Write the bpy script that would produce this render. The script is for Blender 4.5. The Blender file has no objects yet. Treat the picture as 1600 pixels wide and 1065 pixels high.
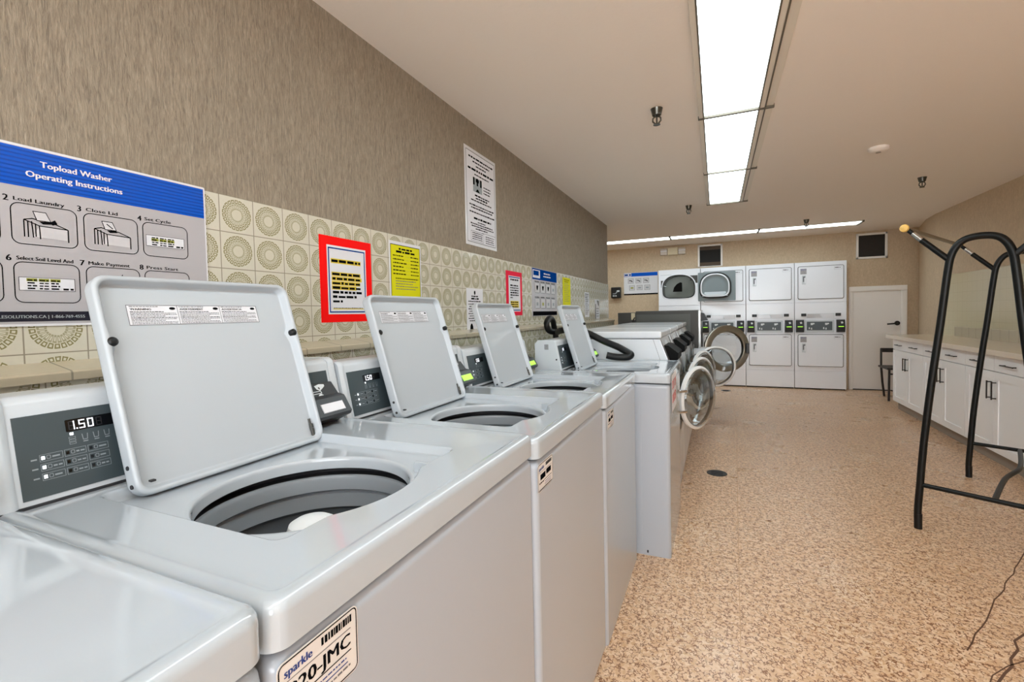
import bpy, bmesh, math, random
from mathutils import Vector, Matrix
SC = bpy.context.scene
COL = SC.collection
PI = math.pi

# ------------------------------------------------------------------ camera
F_PX = 725.3
YAW, PITCH, ROLL = 0.4163, -0.0337, 0.0213
fw = Vector((-math.sin(YAW)*math.cos(PITCH), math.cos(YAW)*math.cos(PITCH), math.sin(PITCH)))
rt0 = Vector((math.cos(YAW), math.sin(YAW), 0))
up0 = rt0.cross(fw)
rt = rt0*math.cos(ROLL) - up0*math.sin(ROLL)
up = up0*math.cos(ROLL) + rt0*math.sin(ROLL)
cd = bpy.data.cameras.new('camera')
cam = bpy.data.objects.new('camera', cd)
COL.objects.link(cam)
cd.sensor_fit = 'HORIZONTAL'
cd.sensor_width = 36
cd.lens = F_PX*36/1600
cd.shift_y = (515.27-532.5)/1600
cd.clip_start = 0.02
M = Matrix((rt, up, -fw)).transposed().to_4x4()
M.translation = (0, 0, 1.2736)
cam.matrix_world = M
SC.camera = cam

# ------------------------------------------------------------------ world, exposure, light strengths
w = bpy.data.worlds.new('world')
SC.world = w
w.use_nodes = True
w.node_tree.nodes['Background'].inputs[0].default_value = (0.93, 0.97, 1.0, 1)
w.node_tree.nodes['Background'].inputs[1].default_value = 5.0
SC.view_settings.view_transform = 'Standard'
SC.view_settings.look = 'None'
SC.view_settings.gamma = 1
SC.view_settings.use_curve_mapping = False
SC.view_settings.exposure = 0.9
LAMP = 5.0            # radiance of the ceiling light diffusers
SC.cycles.max_bounces = 10
SC.cycles.diffuse_bounces = 6
SC.cycles.glossy_bounces = 5
SC.cycles.transmission_bounces = 10
SC.cycles.use_adaptive_sampling = False
SC.cycles.caustics_reflective = False
SC.cycles.caustics_refractive = False

# ------------------------------------------------------------------ materials
def lin(c):
    return tuple(((x/255)/12.92 if x/255 <= 0.04045 else ((x/255+0.055)/1.055)**2.4) for x in c)

def mat(name, rgb, rough=0.5, metal=0.0, coat=0.0, emit=0.0, trans=0.0, ior=1.45, spec=0.5):
    m = bpy.data.materials.new(name)
    m.use_nodes = True
    b = m.node_tree.nodes['Principled BSDF']
    c = (*lin(rgb), 1)
    b.inputs['Base Color'].default_value = c
    b.inputs['Roughness'].default_value = rough
    b.inputs['Metallic'].default_value = metal
    b.inputs['Coat Weight'].default_value = coat
    b.inputs['Coat Roughness'].default_value = 0.06
    b.inputs['Specular IOR Level'].default_value = spec
    if emit:
        b.inputs['Emission Color'].default_value = c
        b.inputs['Emission Strength'].default_value = emit
    if trans:
        b.inputs['Transmission Weight'].default_value = trans
        b.inputs['IOR'].default_value = ior
    return m

class NT:
    """small helper to write shader maths"""
    def __init__(s, m):
        s.t = m.node_tree; s.b = s.t.nodes['Principled BSDF']
    def n(s, typ, **kw):
        x = s.t.nodes.new(typ)
        for k, v in kw.items(): setattr(x, k, v)
        return x
    def l(s, a, b): s.t.links.new(a, b)
    def m(s, op, a, b=None, c=None):
        x = s.n('ShaderNodeMath', operation=op)
        for i, v in enumerate((a, b, c)):
            if v is None: continue
            if isinstance(v, (int, float)): x.inputs[i].default_value = v
            else: s.l(v, x.inputs[i])
        return x.outputs[0]
    def mix(s, f, a, b):
        x = s.n('ShaderNodeMix', data_type='RGBA')
        for sock, v in ((x.inputs[0], f), (x.inputs[6], a), (x.inputs[7], b)):
            if isinstance(v, tuple): sock.default_value = (*v, 1)
            elif isinstance(v, (int, float)): sock.default_value = v
            else: s.l(v, sock)
        return x.outputs[2]
    def pos(s):
        return s.n('ShaderNodeTexCoord').outputs['Object']
    def sep(s, v):
        x = s.n('ShaderNodeSeparateXYZ'); s.l(v, x.inputs[0]); return x.outputs
    def mapping(s, v, scale, rot=(0, 0, 0)):
        x = s.n('ShaderNodeMapping'); s.l(v, x.inputs[0])
        x.inputs['Scale'].default_value = scale; x.inputs['Rotation'].default_value = rot
        return x.outputs[0]
    def noise(s, v, scale, detail=3, rough=0.5, dist=0.0):
        x = s.n('ShaderNodeTexNoise'); s.l(v, x.inputs['Vector'])
        x.inputs['Scale'].default_value = scale; x.inputs['Detail'].default_value = detail
        x.inputs['Roughness'].default_value = rough; x.inputs['Distortion'].default_value = dist
        return x.outputs[0]
    def ramp(s, f, stops, interp='LINEAR'):
        x = s.n('ShaderNodeValToRGB'); s.l(f, x.inputs[0]); x.color_ramp.interpolation = interp
        e = x.color_ramp.elements
        while len(e) < len(stops): e.new(0.5)
        for i, (p, c) in enumerate(stops):
            e[i].position = p; e[i].color = (*c, 1)
        return x.outputs[0]
    def bump(s, h, strength=0.3, dist=0.002):
        x = s.n('ShaderNodeBump'); x.inputs['Strength'].default_value = strength
        x.inputs['Distance'].default_value = dist
        s.l(h, x.inputs['Height']); s.l(x.outputs[0], s.b.inputs['Normal'])
    def col(s, c): s.l(c, s.b.inputs['Base Color'])

def wallpaper(name, lo, hi, stretch):
    m = mat(name, hi, 0.75); t = NT(m); p = t.pos()
    n1 = t.noise(t.mapping(p, stretch), 1.0, 4, 0.65, 0.6)
    n2 = t.noise(t.mapping(p, tuple(0.3*x for x in stretch)), 1.0, 2)
    f = t.m('ADD', t.m('MULTIPLY', n1, 0.8), t.m('MULTIPLY', n2, 0.2))
    t.col(t.ramp(f, [(0.34, lin(lo)), (0.60, lin(hi)), (0.78, lin(tuple(min(255, x+22) for x in hi)))]))
    t.bump(n1, 0.5, 0.004)
    return m
M_PAPER = wallpaper('grass cloth wallpaper', (121, 110, 96), (159, 146, 128), (210, 210, 30))
M_PAPER_B = wallpaper('plain tan wallpaper', (192, 171, 144), (206, 185, 157), (60, 60, 30))

def ceiling_mat():
    m = mat('painted plaster ceiling', (243, 234, 225), 0.8); t = NT(m)
    n = t.noise(t.pos(), 55, 3)
    t.bump(n, 0.15, 0.004)
    return m
M_CEIL = ceiling_mat()

def tile_mat(name, base, dark, mid, axis, z0, pitch=0.108, ring=True, strength=1.0, y0=0.0, gc=(150, 142, 126), rows=True):
    m = mat(name, base, 0.22, coat=0.3); t = NT(m)
    x, y, z = t.sep(t.pos())
    h = {'x': x, 'y': y}[axis]
    fu = t.m('FRACT', t.m('DIVIDE', t.m('SUBTRACT', h, y0), pitch))
    fv = t.m('FRACT', t.m('DIVIDE', t.m('SUBTRACT', z, z0), pitch))
    cu = t.m('SUBTRACT', fu, 0.5); cv = t.m('SUBTRACT', fv, 0.5)
    au = t.m('ABSOLUTE', cu); av = t.m('ABSOLUTE', cv)
    grout = t.m('GREATER_THAN', t.m('MAXIMUM', au, av) if rows else au, 0.488)
    n = t.noise(t.pos(), 90, 3)
    c = t.mix(t.m('MULTIPLY', n, 0.35), lin(base), lin(tuple(int(q*0.9) for q in base)))
    if ring:
        r = t.m('SQRT', t.m('ADD', t.m('MULTIPLY', cu, cu), t.m('MULTIPLY', cv, cv)))
        a = t.m('DIVIDE', t.m('ARCTAN2', cv, cu), 2*PI)
        pr = t.m('ADD', r, t.m('MULTIPLY', t.m('SUBTRACT', n, 0.5), 0.03))
        def petals(count, r0, r1, shift):
            f = t.m('ABSOLUTE', t.m('SUBTRACT', t.m('FRACT', t.m('ADD', t.m('MULTIPLY', a, count), shift)), 0.5))
            g = t.m('DIVIDE', t.m('ABSOLUTE', t.m('SUBTRACT', pr, (r0+r1)/2)), (r1-r0)/2)
            k = t.m('MAXIMUM', t.m('DIVIDE', f, 0.40), g)
            return t.m('SUBTRACT', t.m('LESS_THAN', k, 1.0), t.m('LESS_THAN', k, 0.5))
        p1 = petals(22, 0.320, 0.425, 0.0)
        p2 = petals(22, 0.150, 0.305, 0.5)
        mask = t.m('MINIMUM', t.m('ADD', p1, t.m('MULTIPLY', p2, 0.7)), 1.0)
        disc = t.m('LESS_THAN', pr, 0.43)
        c = t.mix(t.m('MULTIPLY', disc, 0.20*strength), c, lin(mid))
        c = t.mix(t.m('MULTIPLY', mask, 0.84*strength), c, lin(dark))
    c = t.mix(grout, c, lin(gc))
    t.col(c)
    t.bump(t.m('SUBTRACT', 1.0, grout), 0.4, 0.002)
    return m
M_TILE = tile_mat('olive medallion tile', (214, 209, 193), (118, 110, 54), (200, 195, 166), 'y', 1.643, y0=0.041)
M_TILE_R = tile_mat('cream tile', (214, 204, 172), (0, 0, 0), (0, 0, 0), 'y', 1.632, ring=False, gc=(196, 186, 156))
M_LEDGE = tile_mat('cream ledge tile', (196, 184, 160), (0, 0, 0), (0, 0, 0), 'y', 0.0, pitch=0.152, ring=False, rows=False, y0=0.36)

def floor_mat():
    m = mat('tan terrazzo', (214, 170, 130), 0.34, coat=0.0, spec=0.45); t = NT(m); p = t.pos()
    warp = t.noise(p, 60, 2)
    # dark squiggly flecks between pale chips
    vo = t.n('ShaderNodeTexVoronoi', feature='DISTANCE_TO_EDGE')
    mp = t.n('ShaderNodeVectorMath', operation='ADD')
    wv = t.n('ShaderNodeTexNoise'); t.l(p, wv.inputs['Vector']); wv.inputs['Scale'].default_value = 70
    sc = t.n('ShaderNodeVectorMath', operation='SCALE'); t.l(wv.outputs['Color'], sc.inputs[0]); sc.inputs['Scale'].default_value = 0.02
    t.l(p, mp.inputs[0]); t.l(sc.outputs[0], mp.inputs[1])
    t.l(mp.outputs[0], vo.inputs['Vector']); vo.inputs['Scale'].default_value = 66
    edge = t.m('LESS_THAN', vo.outputs['Distance'], 0.095)
    gate = t.m('GREATER_THAN', t.noise(p, 44, 3, 0.6), 0.485)
    fleck = t.m('MULTIPLY', edge, gate)
    vc = t.n('ShaderNodeTexVoronoi'); t.l(p, vc.inputs['Vector']); vc.inputs['Scale'].default_value = 75
    g = t.sep(vc.outputs['Color'])[0]
    base = t.ramp(g, [(0.0, lin((204, 164, 126))), (0.35, lin((216, 180, 146))), (0.75, lin((228, 199, 169))), (1.0, lin((206, 166, 129)))])
    blot = t.noise(p, 2.2, 4, 0.6)
    base = t.mix(t.m('MULTIPLY', t.ramp(blot, [(0.45, (0, 0, 0)), (0.7, (1, 1, 1))]), 0.07), base, lin((204, 150, 106)))
    dk = t.mix(t.noise(p, 30, 2), lin((98, 54, 30)), lin((140, 88, 54)))
    c = t.mix(t.m('MULTIPLY', fleck, 0.86), base, dk)
    t.col(c)
    t.l(t.ramp(t.noise(p, 3.0, 3), [(0.3, (0.24,)*3), (0.7, (0.40,)*3)]), t.b.inputs['Roughness'])
    return m
M_FLOOR = floor_mat()
M_CRACK = mat('floor crack', (96, 66, 48), 0.8)
M_JOINT = mat('floor joint', (190, 150, 114), 0.6)

M_WHITE = mat('white enamel', (180, 187, 194), 0.13, coat=0.8)
M_LID = mat('white lid enamel', (180, 186, 192), 0.38, coat=0.12)
M_DRY = mat('white dryer paint', (238, 240, 247), 0.25, coat=0.3)
M_BODY = mat('white painted steel', (172, 178, 187), 0.2, coat=0.3)
M_FLW = mat('white washer paint', (222, 226, 231), 0.22, coat=0.3)
M_PLAS = mat('white plastic', (200, 206, 212), 0.3)
M_GAP = mat('dark gap', (38, 38, 42), 0.7)
M_TOE = mat('black toe', (24, 22, 22), 0.7)
M_TUB = mat('grey basket plastic', (150, 156, 162), 0.25)
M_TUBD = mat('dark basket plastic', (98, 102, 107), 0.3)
M_AGIT = mat('pale agitator plastic', (236, 240, 243), 0.35)
M_PANEL = mat('slate control panel', (66, 77, 82), 0.35)
M_DISP = mat('black display glass', (10, 11, 14), 0.15)
M_SEG = mat('lit display segment', (244, 248, 255), 0.4, emit=1.1)
M_SEGD = mat('unlit display segment', (40, 42, 46), 0.4)
M_LED = mat('white indicator', (240, 244, 250), 0.4, emit=0.9)
M_INKW = mat('white print', (218, 224, 228), 0.5)
M_INKG = mat('grey print', (150, 158, 164), 0.5)
M_BLACK = mat('black plastic', (16, 17, 19), 0.4)
M_READER = mat('charcoal reader plastic', (38, 40, 44), 0.4)
M_RUB = mat('black rubber', (12, 12, 13), 0.45, spec=0.35)
M_COIN = mat('matt black box', (10, 10, 11), 0.7, spec=0.15)
M_INK = mat('black ink', (18, 18, 20), 0.7, spec=0.0)
M_INKD = mat('faded ink', (104, 104, 110), 0.6)
M_INKB = mat('blue ink', (28, 58, 128), 0.6)
M_INKR = mat('red marker', (206, 44, 44), 0.6)
M_PAPERW = mat('white paper', (226, 226, 232), 0.7)
M_STICK = mat('sticker paper', (222, 216, 212), 0.4)
M_RED = mat('red paper', (252, 8, 4), 0.6, spec=0.15)
M_PINK = mat('pink paper', (236, 22, 64), 0.6, spec=0.2)
M_YEL = mat('yellow paper', (220, 216, 6), 0.6, spec=0.2)
M_HILITE = mat('yellow highlighter', (226, 200, 50), 0.6)
M_SIGNG = mat('grey laminated sign', (184, 181, 185), 0.12, coat=0.3)
M_BLUE = mat('blue laminated print', (6, 88, 200), 0.15, coat=0.1)
M_BLUED = mat('dark blue stripe', (4, 70, 168), 0.15, coat=0.1)
M_NAVY = mat('navy print', (10, 62, 138), 0.6, spec=0.0)
M_SIGNW = mat('white laminated edge', (228, 228, 232), 0.2)
M_SIGNK = mat('black sign band', (40, 38, 48), 0.2)
M_PIC = mat('pale drawing fill', (204, 202, 206), 0.3)
M_OLIVE = mat('olive mark', (150, 152, 50), 0.4)
M_GREEN = mat('lit green slot', (150, 220, 60), 0.4, emit=0.7)
M_CHROME = mat('chrome', (205, 205, 205), 0.12, metal=1.0)
M_BIGRING = mat('dull steel ring', (150, 146, 136), 0.3, metal=0.9)
M_STEEL = mat('brushed steel', (176, 176, 174), 0.3, metal=1.0)
M_SILVER = mat('silver fascia', (188, 190, 192), 0.35, metal=0.6)
M_GREYM = mat('dark grey washer paint', (86, 88, 84), 0.45)
M_GREYD = mat('darker grey trim', (66, 64, 60), 0.45)
M_GLASS = mat('clear door glass', (240, 244, 246), 0.02, trans=1.0, ior=1.45)
M_RING = mat('white door ring', (228, 229, 230), 0.2, coat=0.4)
M_DRUM = mat('dryer drum', (120, 126, 120), 0.3, metal=0.4)
M_DOORIN = mat('grey dryer door liner', (132, 142, 146), 0.35)
M_CAB = mat('white cabinet paint', (244, 243, 244), 0.35)
M_COUNTER = mat('beige quartz', (222, 206, 186), 0.25, coat=0.3)
M_PULL = mat('dark bronze pull', (44, 38, 36), 0.35, metal=0.6)
M_DOOR = mat('door paint', (240, 235, 231), 0.4)
M_TRIM = mat('trim paint', (242, 238, 233), 0.4)
M_KICK = mat('grey kickboard', (150, 138, 126), 0.5)
M_RACK = mat('black powder coat', (10, 12, 12), 0.4, spec=0.3)
M_RACKR = mat('worn steel rod', (150, 134, 116), 0.35, metal=0.8)
M_PLUG = mat('amber end plug', (238, 196, 110), 0.5)
M_VENTD = mat('vent shadow', (28, 26, 24), 0.8)
M_VENTB = mat('brown louvre', (78, 60, 42), 0.6)
M_VENTM = mat('dark vent mesh', (52, 44, 38), 0.7)
M_BEIGE = mat('beige plastic', (220, 208, 176), 0.4)
M_LAMPH = mat('emergency lamp lens', (206, 196, 186), 0.2)
M_LFRAME = mat('light trim', (228, 220, 206), 0.4)
M_LBAR = mat('light cross bar', (96, 88, 74), 0.5)
M_LIT = mat('lit diffuser', (230, 247, 252), 0.5, emit=LAMP)
M_SPRK = mat('blackened bronze', (92, 90, 84), 0.22, metal=0.8)
M_CHAIR = mat('espresso chair', (38, 32, 31), 0.45)

# ------------------------------------------------------------------ mesh builder
class MB:
    def __init__(s):
        s.v = []; s.f = []; s.fm = []; s.mats = []
    def mi(s, m):
        if m not in s.mats: s.mats.append(m)
        return s.mats.index(m)
    def add(s, vs, fs, m):
        o = len(s.v); k = s.mi(m)
        s.v += [tuple(p) for p in vs]
        for f in fs:
            s.f.append(tuple(i+o for i in f)); s.fm.append(k)
        return s
    def bm(s, b, m, xf=None):
        b.verts.index_update()
        return s.add([(xf @ v.co) if xf else v.co.copy() for v in b.verts], [[v.index for v in f.verts] for f in b.faces], m)
    def box(s, x0, x1, y0, y1, z0, z1, m, bev=0.0, seg=2, xf=None):
        b = bmesh.new()
        bmesh.ops.create_cube(b, size=1)
        for v in b.verts:
            v.co = Vector(((x0+x1)/2+v.co.x*(x1-x0), (y0+y1)/2+v.co.y*(y1-y0), (z0+z1)/2+v.co.z*(z1-z0)))
        if bev: bmesh.ops.bevel(b, geom=list(b.edges), offset=bev, segments=seg, profile=0.6, affect='EDGES')
        s.bm(b, m, xf); b.free(); return s
    def loft(s, rings, m, cap0=False, cap1=False, closed=True):
        n = len(rings[0]); vs = [p for r in rings for p in r]; fs = []
        for i in range(len(rings)-1):
            for j in range(n if closed else n-1):
                k = (j+1) % n
                fs.append((i*n+j, i*n+k, (i+1)*n+k, (i+1)*n+j))
        if cap0: fs.append(tuple(range(n-1, -1, -1)))
        if cap1: fs.append(tuple((len(rings)-1)*n+j for j in range(n)))
        return s.add(vs, fs, m)
    def tube(s, pts, r, m, n=12, cap=True, rad=None):
        pts = [Vector(p) for p in pts]; rings = []
        t0 = (pts[1]-pts[0]).normalized()
        a = t0.orthogonal().normalized()
        for i, p in enumerate(pts):
            t = (pts[min(i+1, len(pts)-1)]-pts[max(i-1, 0)]).normalized()
            a = (a-t*a.dot(t)).normalized(); b = t.cross(a)
            q = rad[i] if rad else r
            rings.append([p+a*q*math.cos(2*PI*k/n)+b*q*math.sin(2*PI*k/n) for k in range(n)])
        return s.loft(rings, m, cap, cap)
    def cyl(s, a, b, r, m, n=20, r2=None):
        return s.tube([a, b], r, m, n, True, [r, r if r2 is None else r2])
    def lathe(s, prof, o, ax, m, n=40, ref=None):
        """prof: (radius, height along ax)"""
        o = Vector(o); ax = Vector(ax).normalized()
        a = Vector(ref).normalized() if ref else ax.orthogonal().normalized(); b = ax.cross(a)
        rings = [[o+ax*h+(a*math.cos(2*PI*k/n)+b*math.sin(2*PI*k/n))*max(r, 1e-5) for k in range(n)] for r, h in prof]
        return s.loft(rings, m)
    def prism(s, poly, d0, d1, f, m):
        """poly 2-D, f(u,v,d)->3-D"""
        n = len(poly)
        return s.loft([[f(u, v, d0) for u, v in poly], [f(u, v, d1) for u, v in poly]], m, True, True)
    def build(s, name, parent=None, smooth=True, ang=38, loc=None, **props):
        me = bpy.data.meshes.new(name)
        me.from_pydata(s.v, [], s.f)
        for m in s.mats: me.materials.append(m)
        me.polygons.foreach_set('material_index', s.fm)
        b = bmesh.new(); b.from_mesh(me)
        bmesh.ops.recalc_face_normals(b, faces=b.faces)
        b.to_mesh(me); b.free()
        o = bpy.data.objects.new(name, me)
        COL.objects.link(o)
        if smooth:
            me.polygons.foreach_set('use_smooth', [True]*len(me.polygons))
            me.set_sharp_from_angle(angle=math.radians(ang))
            wn = o.modifiers.new('weighted normals', 'WEIGHTED_NORMAL'); wn.keep_sharp = True
        if parent: o.parent = parent
        if loc: o.location = loc
        for k, v in props.items(): o[k] = v
        return o

def rrect(u0, u1, v0, v1, r, seg=5):
    p = []
    for cx, cy, a0 in ((u1-r, v1-r, 0), (u0+r, v1-r, 90), (u0+r, v0+r, 180), (u1-r, v0+r, 270)):
        for k in range(seg+1):
            a = math.radians(a0+90*k/seg); p.append((cx+r*math.cos(a), cy+r*math.sin(a)))
    return p

_fonts = {}
def text_mesh(body, bold):
    c = bpy.data.curves.new('t', 'FONT'); c.body = body; c.size = 1.0
    c.resolution_u = 2
    o = bpy.data.objects.new('t', c); COL.objects.link(o)
    me = bpy.data.meshes.new_from_object(o.evaluated_get(bpy.context.evaluated_depsgraph_get()))
    vs = [(v.co.x, v.co.y) for v in me.vertices]; fs = [tuple(p.vertices) for p in me.polygons]
    bpy.data.objects.remove(o); bpy.data.curves.remove(c); bpy.data.meshes.remove(me)
    return vs, fs

class FR:
    """a flat printing frame: origin, right, up; prints are laid on its outer side"""
    def __init__(s, o, right, upv):
        s.o = Vector(o); s.r = Vector(right).normalized(); s.u = Vector(upv).normalized(); s.n = s.r.cross(s.u)
    def p(s, u, v, d=0.0): return s.o+s.r*u+s.u*v+s.n*d
    def rect(s, mb, u0, u1, v0, v1, d, m):
        return mb.add([s.p(u0, v0, d), s.p(u1, v0, d), s.p(u1, v1, d), s.p(u0, v1, d)], [(0, 1, 2, 3)], m)
    def poly(s, mb, pts, d, m):
        return mb.add([s.p(u, v, d) for u, v in pts], [tuple(range(len(pts)))], m)
    def slab(s, mb, u0, u1, v0, v1, d0, d1, m, r=0.0):
        pts = rrect(u0, u1, v0, v1, r) if r else [(u0, v0), (u1, v0), (u1, v1), (u0, v1)]
        return mb.prism(pts, d0, d1, s.p, m)
    def outline(s, mb, u0, u1, v0, v1, t, d, m, r=0.0):
        if r:
            a = rrect(u0, u1, v0, v1, r); b = rrect(u0+t, u1-t, v0+t, v1-t, max(r-t, t*0.3))
        else:
            a = [(u0, v0), (u1, v0), (u1, v1), (u0, v1)]; b = [(u0+t, v0+t), (u1-t, v0+t), (u1-t, v1-t), (u0+t, v1-t)]
        n = len(a)
        return mb.add([s.p(*q, d) for q in a]+[s.p(*q, d) for q in b], [(i, (i+1) % n, n+(i+1) % n, n+i) for i in range(n)], m)
    def line(s, mb, a, b, t, d, m):
        dx, dy = b[0]-a[0], b[1]-a[1]; L = math.hypot(dx, dy) or 1; nx, ny = -dy/L*t/2, dx/L*t/2
        return s.poly(mb, [(a[0]+nx, a[1]+ny), (a[0]-nx, a[1]-ny), (b[0]-nx, b[1]-ny), (b[0]+nx, b[1]+ny)], d, m)
    def text(s, mb, body, u, v, h, d, m, width=None, align='L', bold=False, skew=0.0):
        """h: capital height; width: squeeze/stretch to fit"""
        vs, fs = text_mesh(body, bold)
        if not vs: return mb
        x0 = min(a for a, b in vs); x1 = max(a for a, b in vs)
        k = h/0.70; kx = (width/(x1-x0)) if width else k
        off = {'L': 0, 'C': -(x1-x0)*kx/2, 'R': -(x1-x0)*kx}[align]
        for sh in ((-0.05*h, 0.05*h) if bold else (0,)):
            mb.add([s.p(u+off+(a-x0)*kx+b*k*skew+sh, v+b*k, d+abs(sh)*(sh > 0)*0.02) for a, b in vs], fs, m)
        return mb
    def words(s, mb, u0, u1, v, h, d, m, seed=0):
        """a line of print too small to read: word-long strokes"""
        rnd = random.Random(seed); u = u0
        while u < u1-h*0.8:
            wl = min(h*rnd.uniform(1.2, 4.2), u1-u)
            s.rect(mb, u, u+wl, v, v+h*rnd.uniform(0.75, 1.0), d, m)
            u += wl+h*0.55
        return mb

def empty(name, loc=(0, 0, 0), rz=0.0, **props):
    o = bpy.data.objects.new(name, None); COL.objects.link(o)
    o.location = loc; o.rotation_euler = (0, 0, rz); o.empty_display_size = 0.1
    for k, v in props.items(): o[k] = v
    return o

def dup(root, loc, label, rz=None, skip=()):
    r = root.copy(); COL.objects.link(r); r.location = loc; r['label'] = label
    if rz is not None: r.rotation_euler = (0, 0, rz)
    def kids(a, b):
        for ch in list(a.children):
            if ch.name.split('.')[0] in skip: continue
            c = ch.copy(); COL.objects.link(c); c.parent = b
            kids(ch, c)
    kids(root, r)
    return r

# ------------------------------------------------------------------ room
XW, H, ZT = -1.324, 2.422, 1.643
YEND, YB, XR = 6.20, 8.69, 2.522
YF, XL = -2.3, -2.7
def struct(mb, name, **kw): return mb.build(name, kind='structure', **kw)

mb = MB(); mb.box(XL-0.1, 3.1, YF-0.1, YB+0.75, -0.12, 0.0, M_FLOOR)
# hairline joint and cracks seen in the terrazzo
def ribbon(pts, t, m, z=0.0006):
    for a, b in zip(pts, pts[1:]):
        dx, dy = b[0]-a[0], b[1]-a[1]; L = math.hypot(dx, dy); nx, ny = -dy/L*t/2, dx/L*t/2
        mb.add([(a[0]+nx, a[1]+ny, z), (a[0]-nx, a[1]-ny, z), (b[0]-nx, b[1]-ny, z), (b[0]+nx, b[1]+ny, z)], [(0, 1, 2, 3)], m)
ribbon([(0.20, 8.3), (0.195, 5.76), (0.106, 3.0), (0.06, 1.4)], 0.003, M_JOINT)
rnd = random.Random(4)
ribbon([(0.839+0.502*t+rnd.uniform(-.006, .006), 2.199+0.838*t+rnd.uniform(-.006, .006)) for t in [k/14 for k in range(19)]], 0.005, M_CRACK)
ribbon([(1.16, 2.47), (1.074, 2.383), (1.021, 2.324), (1.007, 2.268), (0.957, 2.199), (0.942, 2.154), (0.90, 2.102), (0.85, 2.03)], 0.008, M_CRACK)
ribbon([(1.06, 2.25), (0.993, 2.201), (0.93, 2.152), (0.858, 2.076), (0.80, 1.97)], 0.004, M_CRACK)
struct(mb, 'floor', smooth=False)

mb = MB(); mb.box(XL-0.1, 3.1, YF-0.1, YB+0.75, H, H+0.1, M_CEIL)
struct(mb, 'ceiling', smooth=False)
mb = MB(); mb.box(XW-0.16, XW-0.006, YF-0.1, YEND, 0, H, M_PAPER)
struct(mb, 'wall_left', smooth=False)
mb = MB(); mb.box(XW-0.02, XW, YF, YEND+0.003, 0, ZT, M_TILE, 0.002)
struct(mb, 'trim_1', smooth=False)
# ledge of the pipe chase behind the washers: tiled front, cream cap
mb = MB()
mb.box(XW-0.01, -1.243, YF, YEND-0.05, 0, 1.160, M_TILE)
mb.prism([(-1.326, 1.160), (-1.2325, 1.156), (-1.2325, 1.172), (-1.2365, 1.176), (-1.326, 1.192)], YF, YEND-0.05, lambda a, b, d: Vector((a, d, b)), M_LEDGE)
struct(mb, 'trim_2', smooth=False)
mb = MB(); mb.box(XL-0.1, XW-0.16, YEND-0.16, YEND, 0, H, M_PAPER_B)
struct(mb, 'wall_return', smooth=False)
mb = MB(); mb.box(XL-0.1, XL, YEND, YB, 0, H, M_PAPER_B)
struct(mb, 'wall_alcove', smooth=False)
# back wall with the bay the stacked dryers are built into
DX0, DW, DY = -0.938, 0.685, 8.50
BX0, BX1, BZ = DX0-0.006, DX0+4*DW+0.006, 1.992
mb = MB()
mb.box(XL-0.1, BX0, YB, YB+0.1, 0, H, M_PAPER_B)
mb.box(BX1, 3.1, YB, YB+0.1, 0, H, M_PAPER_B)
mb.box(BX0, BX1, YB, YB+0.1, BZ, H, M_PAPER_B)
mb.box(BX0, BX1, YB+0.65, YB+0.7, 0, H, M_GAP)
struct(mb, 'wall_back', smooth=False)
# right wall, bending out slightly near the back corner
mb = MB()
poly = [(XR, YF), (XR, 7.55), (2.56, 7.95), (2.72, YB), (2.72, YB+0.05), (3.0, YB+0.05), (3.0, YF)]
mb.prism(poly, 0, H, lambda a, b, d: Vector((a, b, d)), M_PAPER_B)
struct(mb, 'wall_right', smooth=False)
mb = MB(); mb.box(XR-0.008, XR+0.01, 1.5, 7.29, 0.9, 1.632, M_TILE_R, 0.002)
struct(mb, 'trim_3', smooth=False)
mb = MB(); mb.box(XR-0.03, XR, 1.5, 6.93, 0.915, 1.027, M_LEDGE, 0.004)
struct(mb, 'trim_4', smooth=False)
# unseen wall behind the camera; its wide window is added for fill daylight
WX0, WX1, WZ0, WZ1 = -0.9, 2.2, 0.55, 2.15
mb = MB()
mb.box(XW-0.1, WX0, YF-0.1, YF, 0, H, M_PAPER_B)
mb.box(WX1, XR+0.1, YF-0.1, YF, 0, H, M_PAPER_B)
mb.box(WX0, WX1, YF-0.1, YF, 0, WZ0, M_PAPER_B)
mb.box(WX0, WX1, YF-0.1, YF, WZ1, H, M_PAPER_B)
struct(mb, 'wall_front', smooth=False)
mb = MB()
for x0, x1, z0, z1 in ((WX0, WX0+.05, WZ0, WZ1), (WX1-.05, WX1, WZ0, WZ1), (WX0, WX1, WZ0, WZ0+.05), (WX0, WX1, WZ1-.05, WZ1), (0.62, 0.68, WZ0, WZ1)):
    mb.box(x0, x1, YF-0.08, YF-0.02, z0, z1, M_TRIM)
struct(mb, 'fill_window_1', smooth=False)
mb = MB(); mb.box(2.60, 2.715, YB-0.012, YB, 0, 0.09, M_TRIM, 0.003); struct(mb, 'baseboard_back', smooth=False)

# door in the back wall
mb = MB(); mb.box(1.915, 2.505, 8.672, YB, 0.012, 1.505, M_DOOR, 0.002)
door = struct(mb, 'door_1', smooth=False)
mb = MB()
for x0, x1, z0, z1 in ((1.866, 1.915, 0, 1.505), (2.505, 2.578, 0, 1.505), (1.866, 2.578, 1.506, 1.585)):
    mb.box(x0, x1, 8.655, YB, z0, z1, M_TRIM, 0.004)
    mb.box(x0+.012, x1-.012, 8.645, 8.6545, z0+.012*(z0 > 1), z1-.012*(z0 > 1), M_TRIM, 0.003)
mb.build('door_frame', door, smooth=False)
mb = MB(); mb.cyl((2.462, 8.672, 1.02), (2.462, 8.66, 1.02), 0.034, M_PULL)
mb.tube([(2.462, 8.66, 1.02), (2.462, 8.625, 1.02), (2.44, 8.618, 1.018), (2.33, 8.622, 1.008)], 0.011, M_PULL, 10)
mb.build('door_handle', door)
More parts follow.
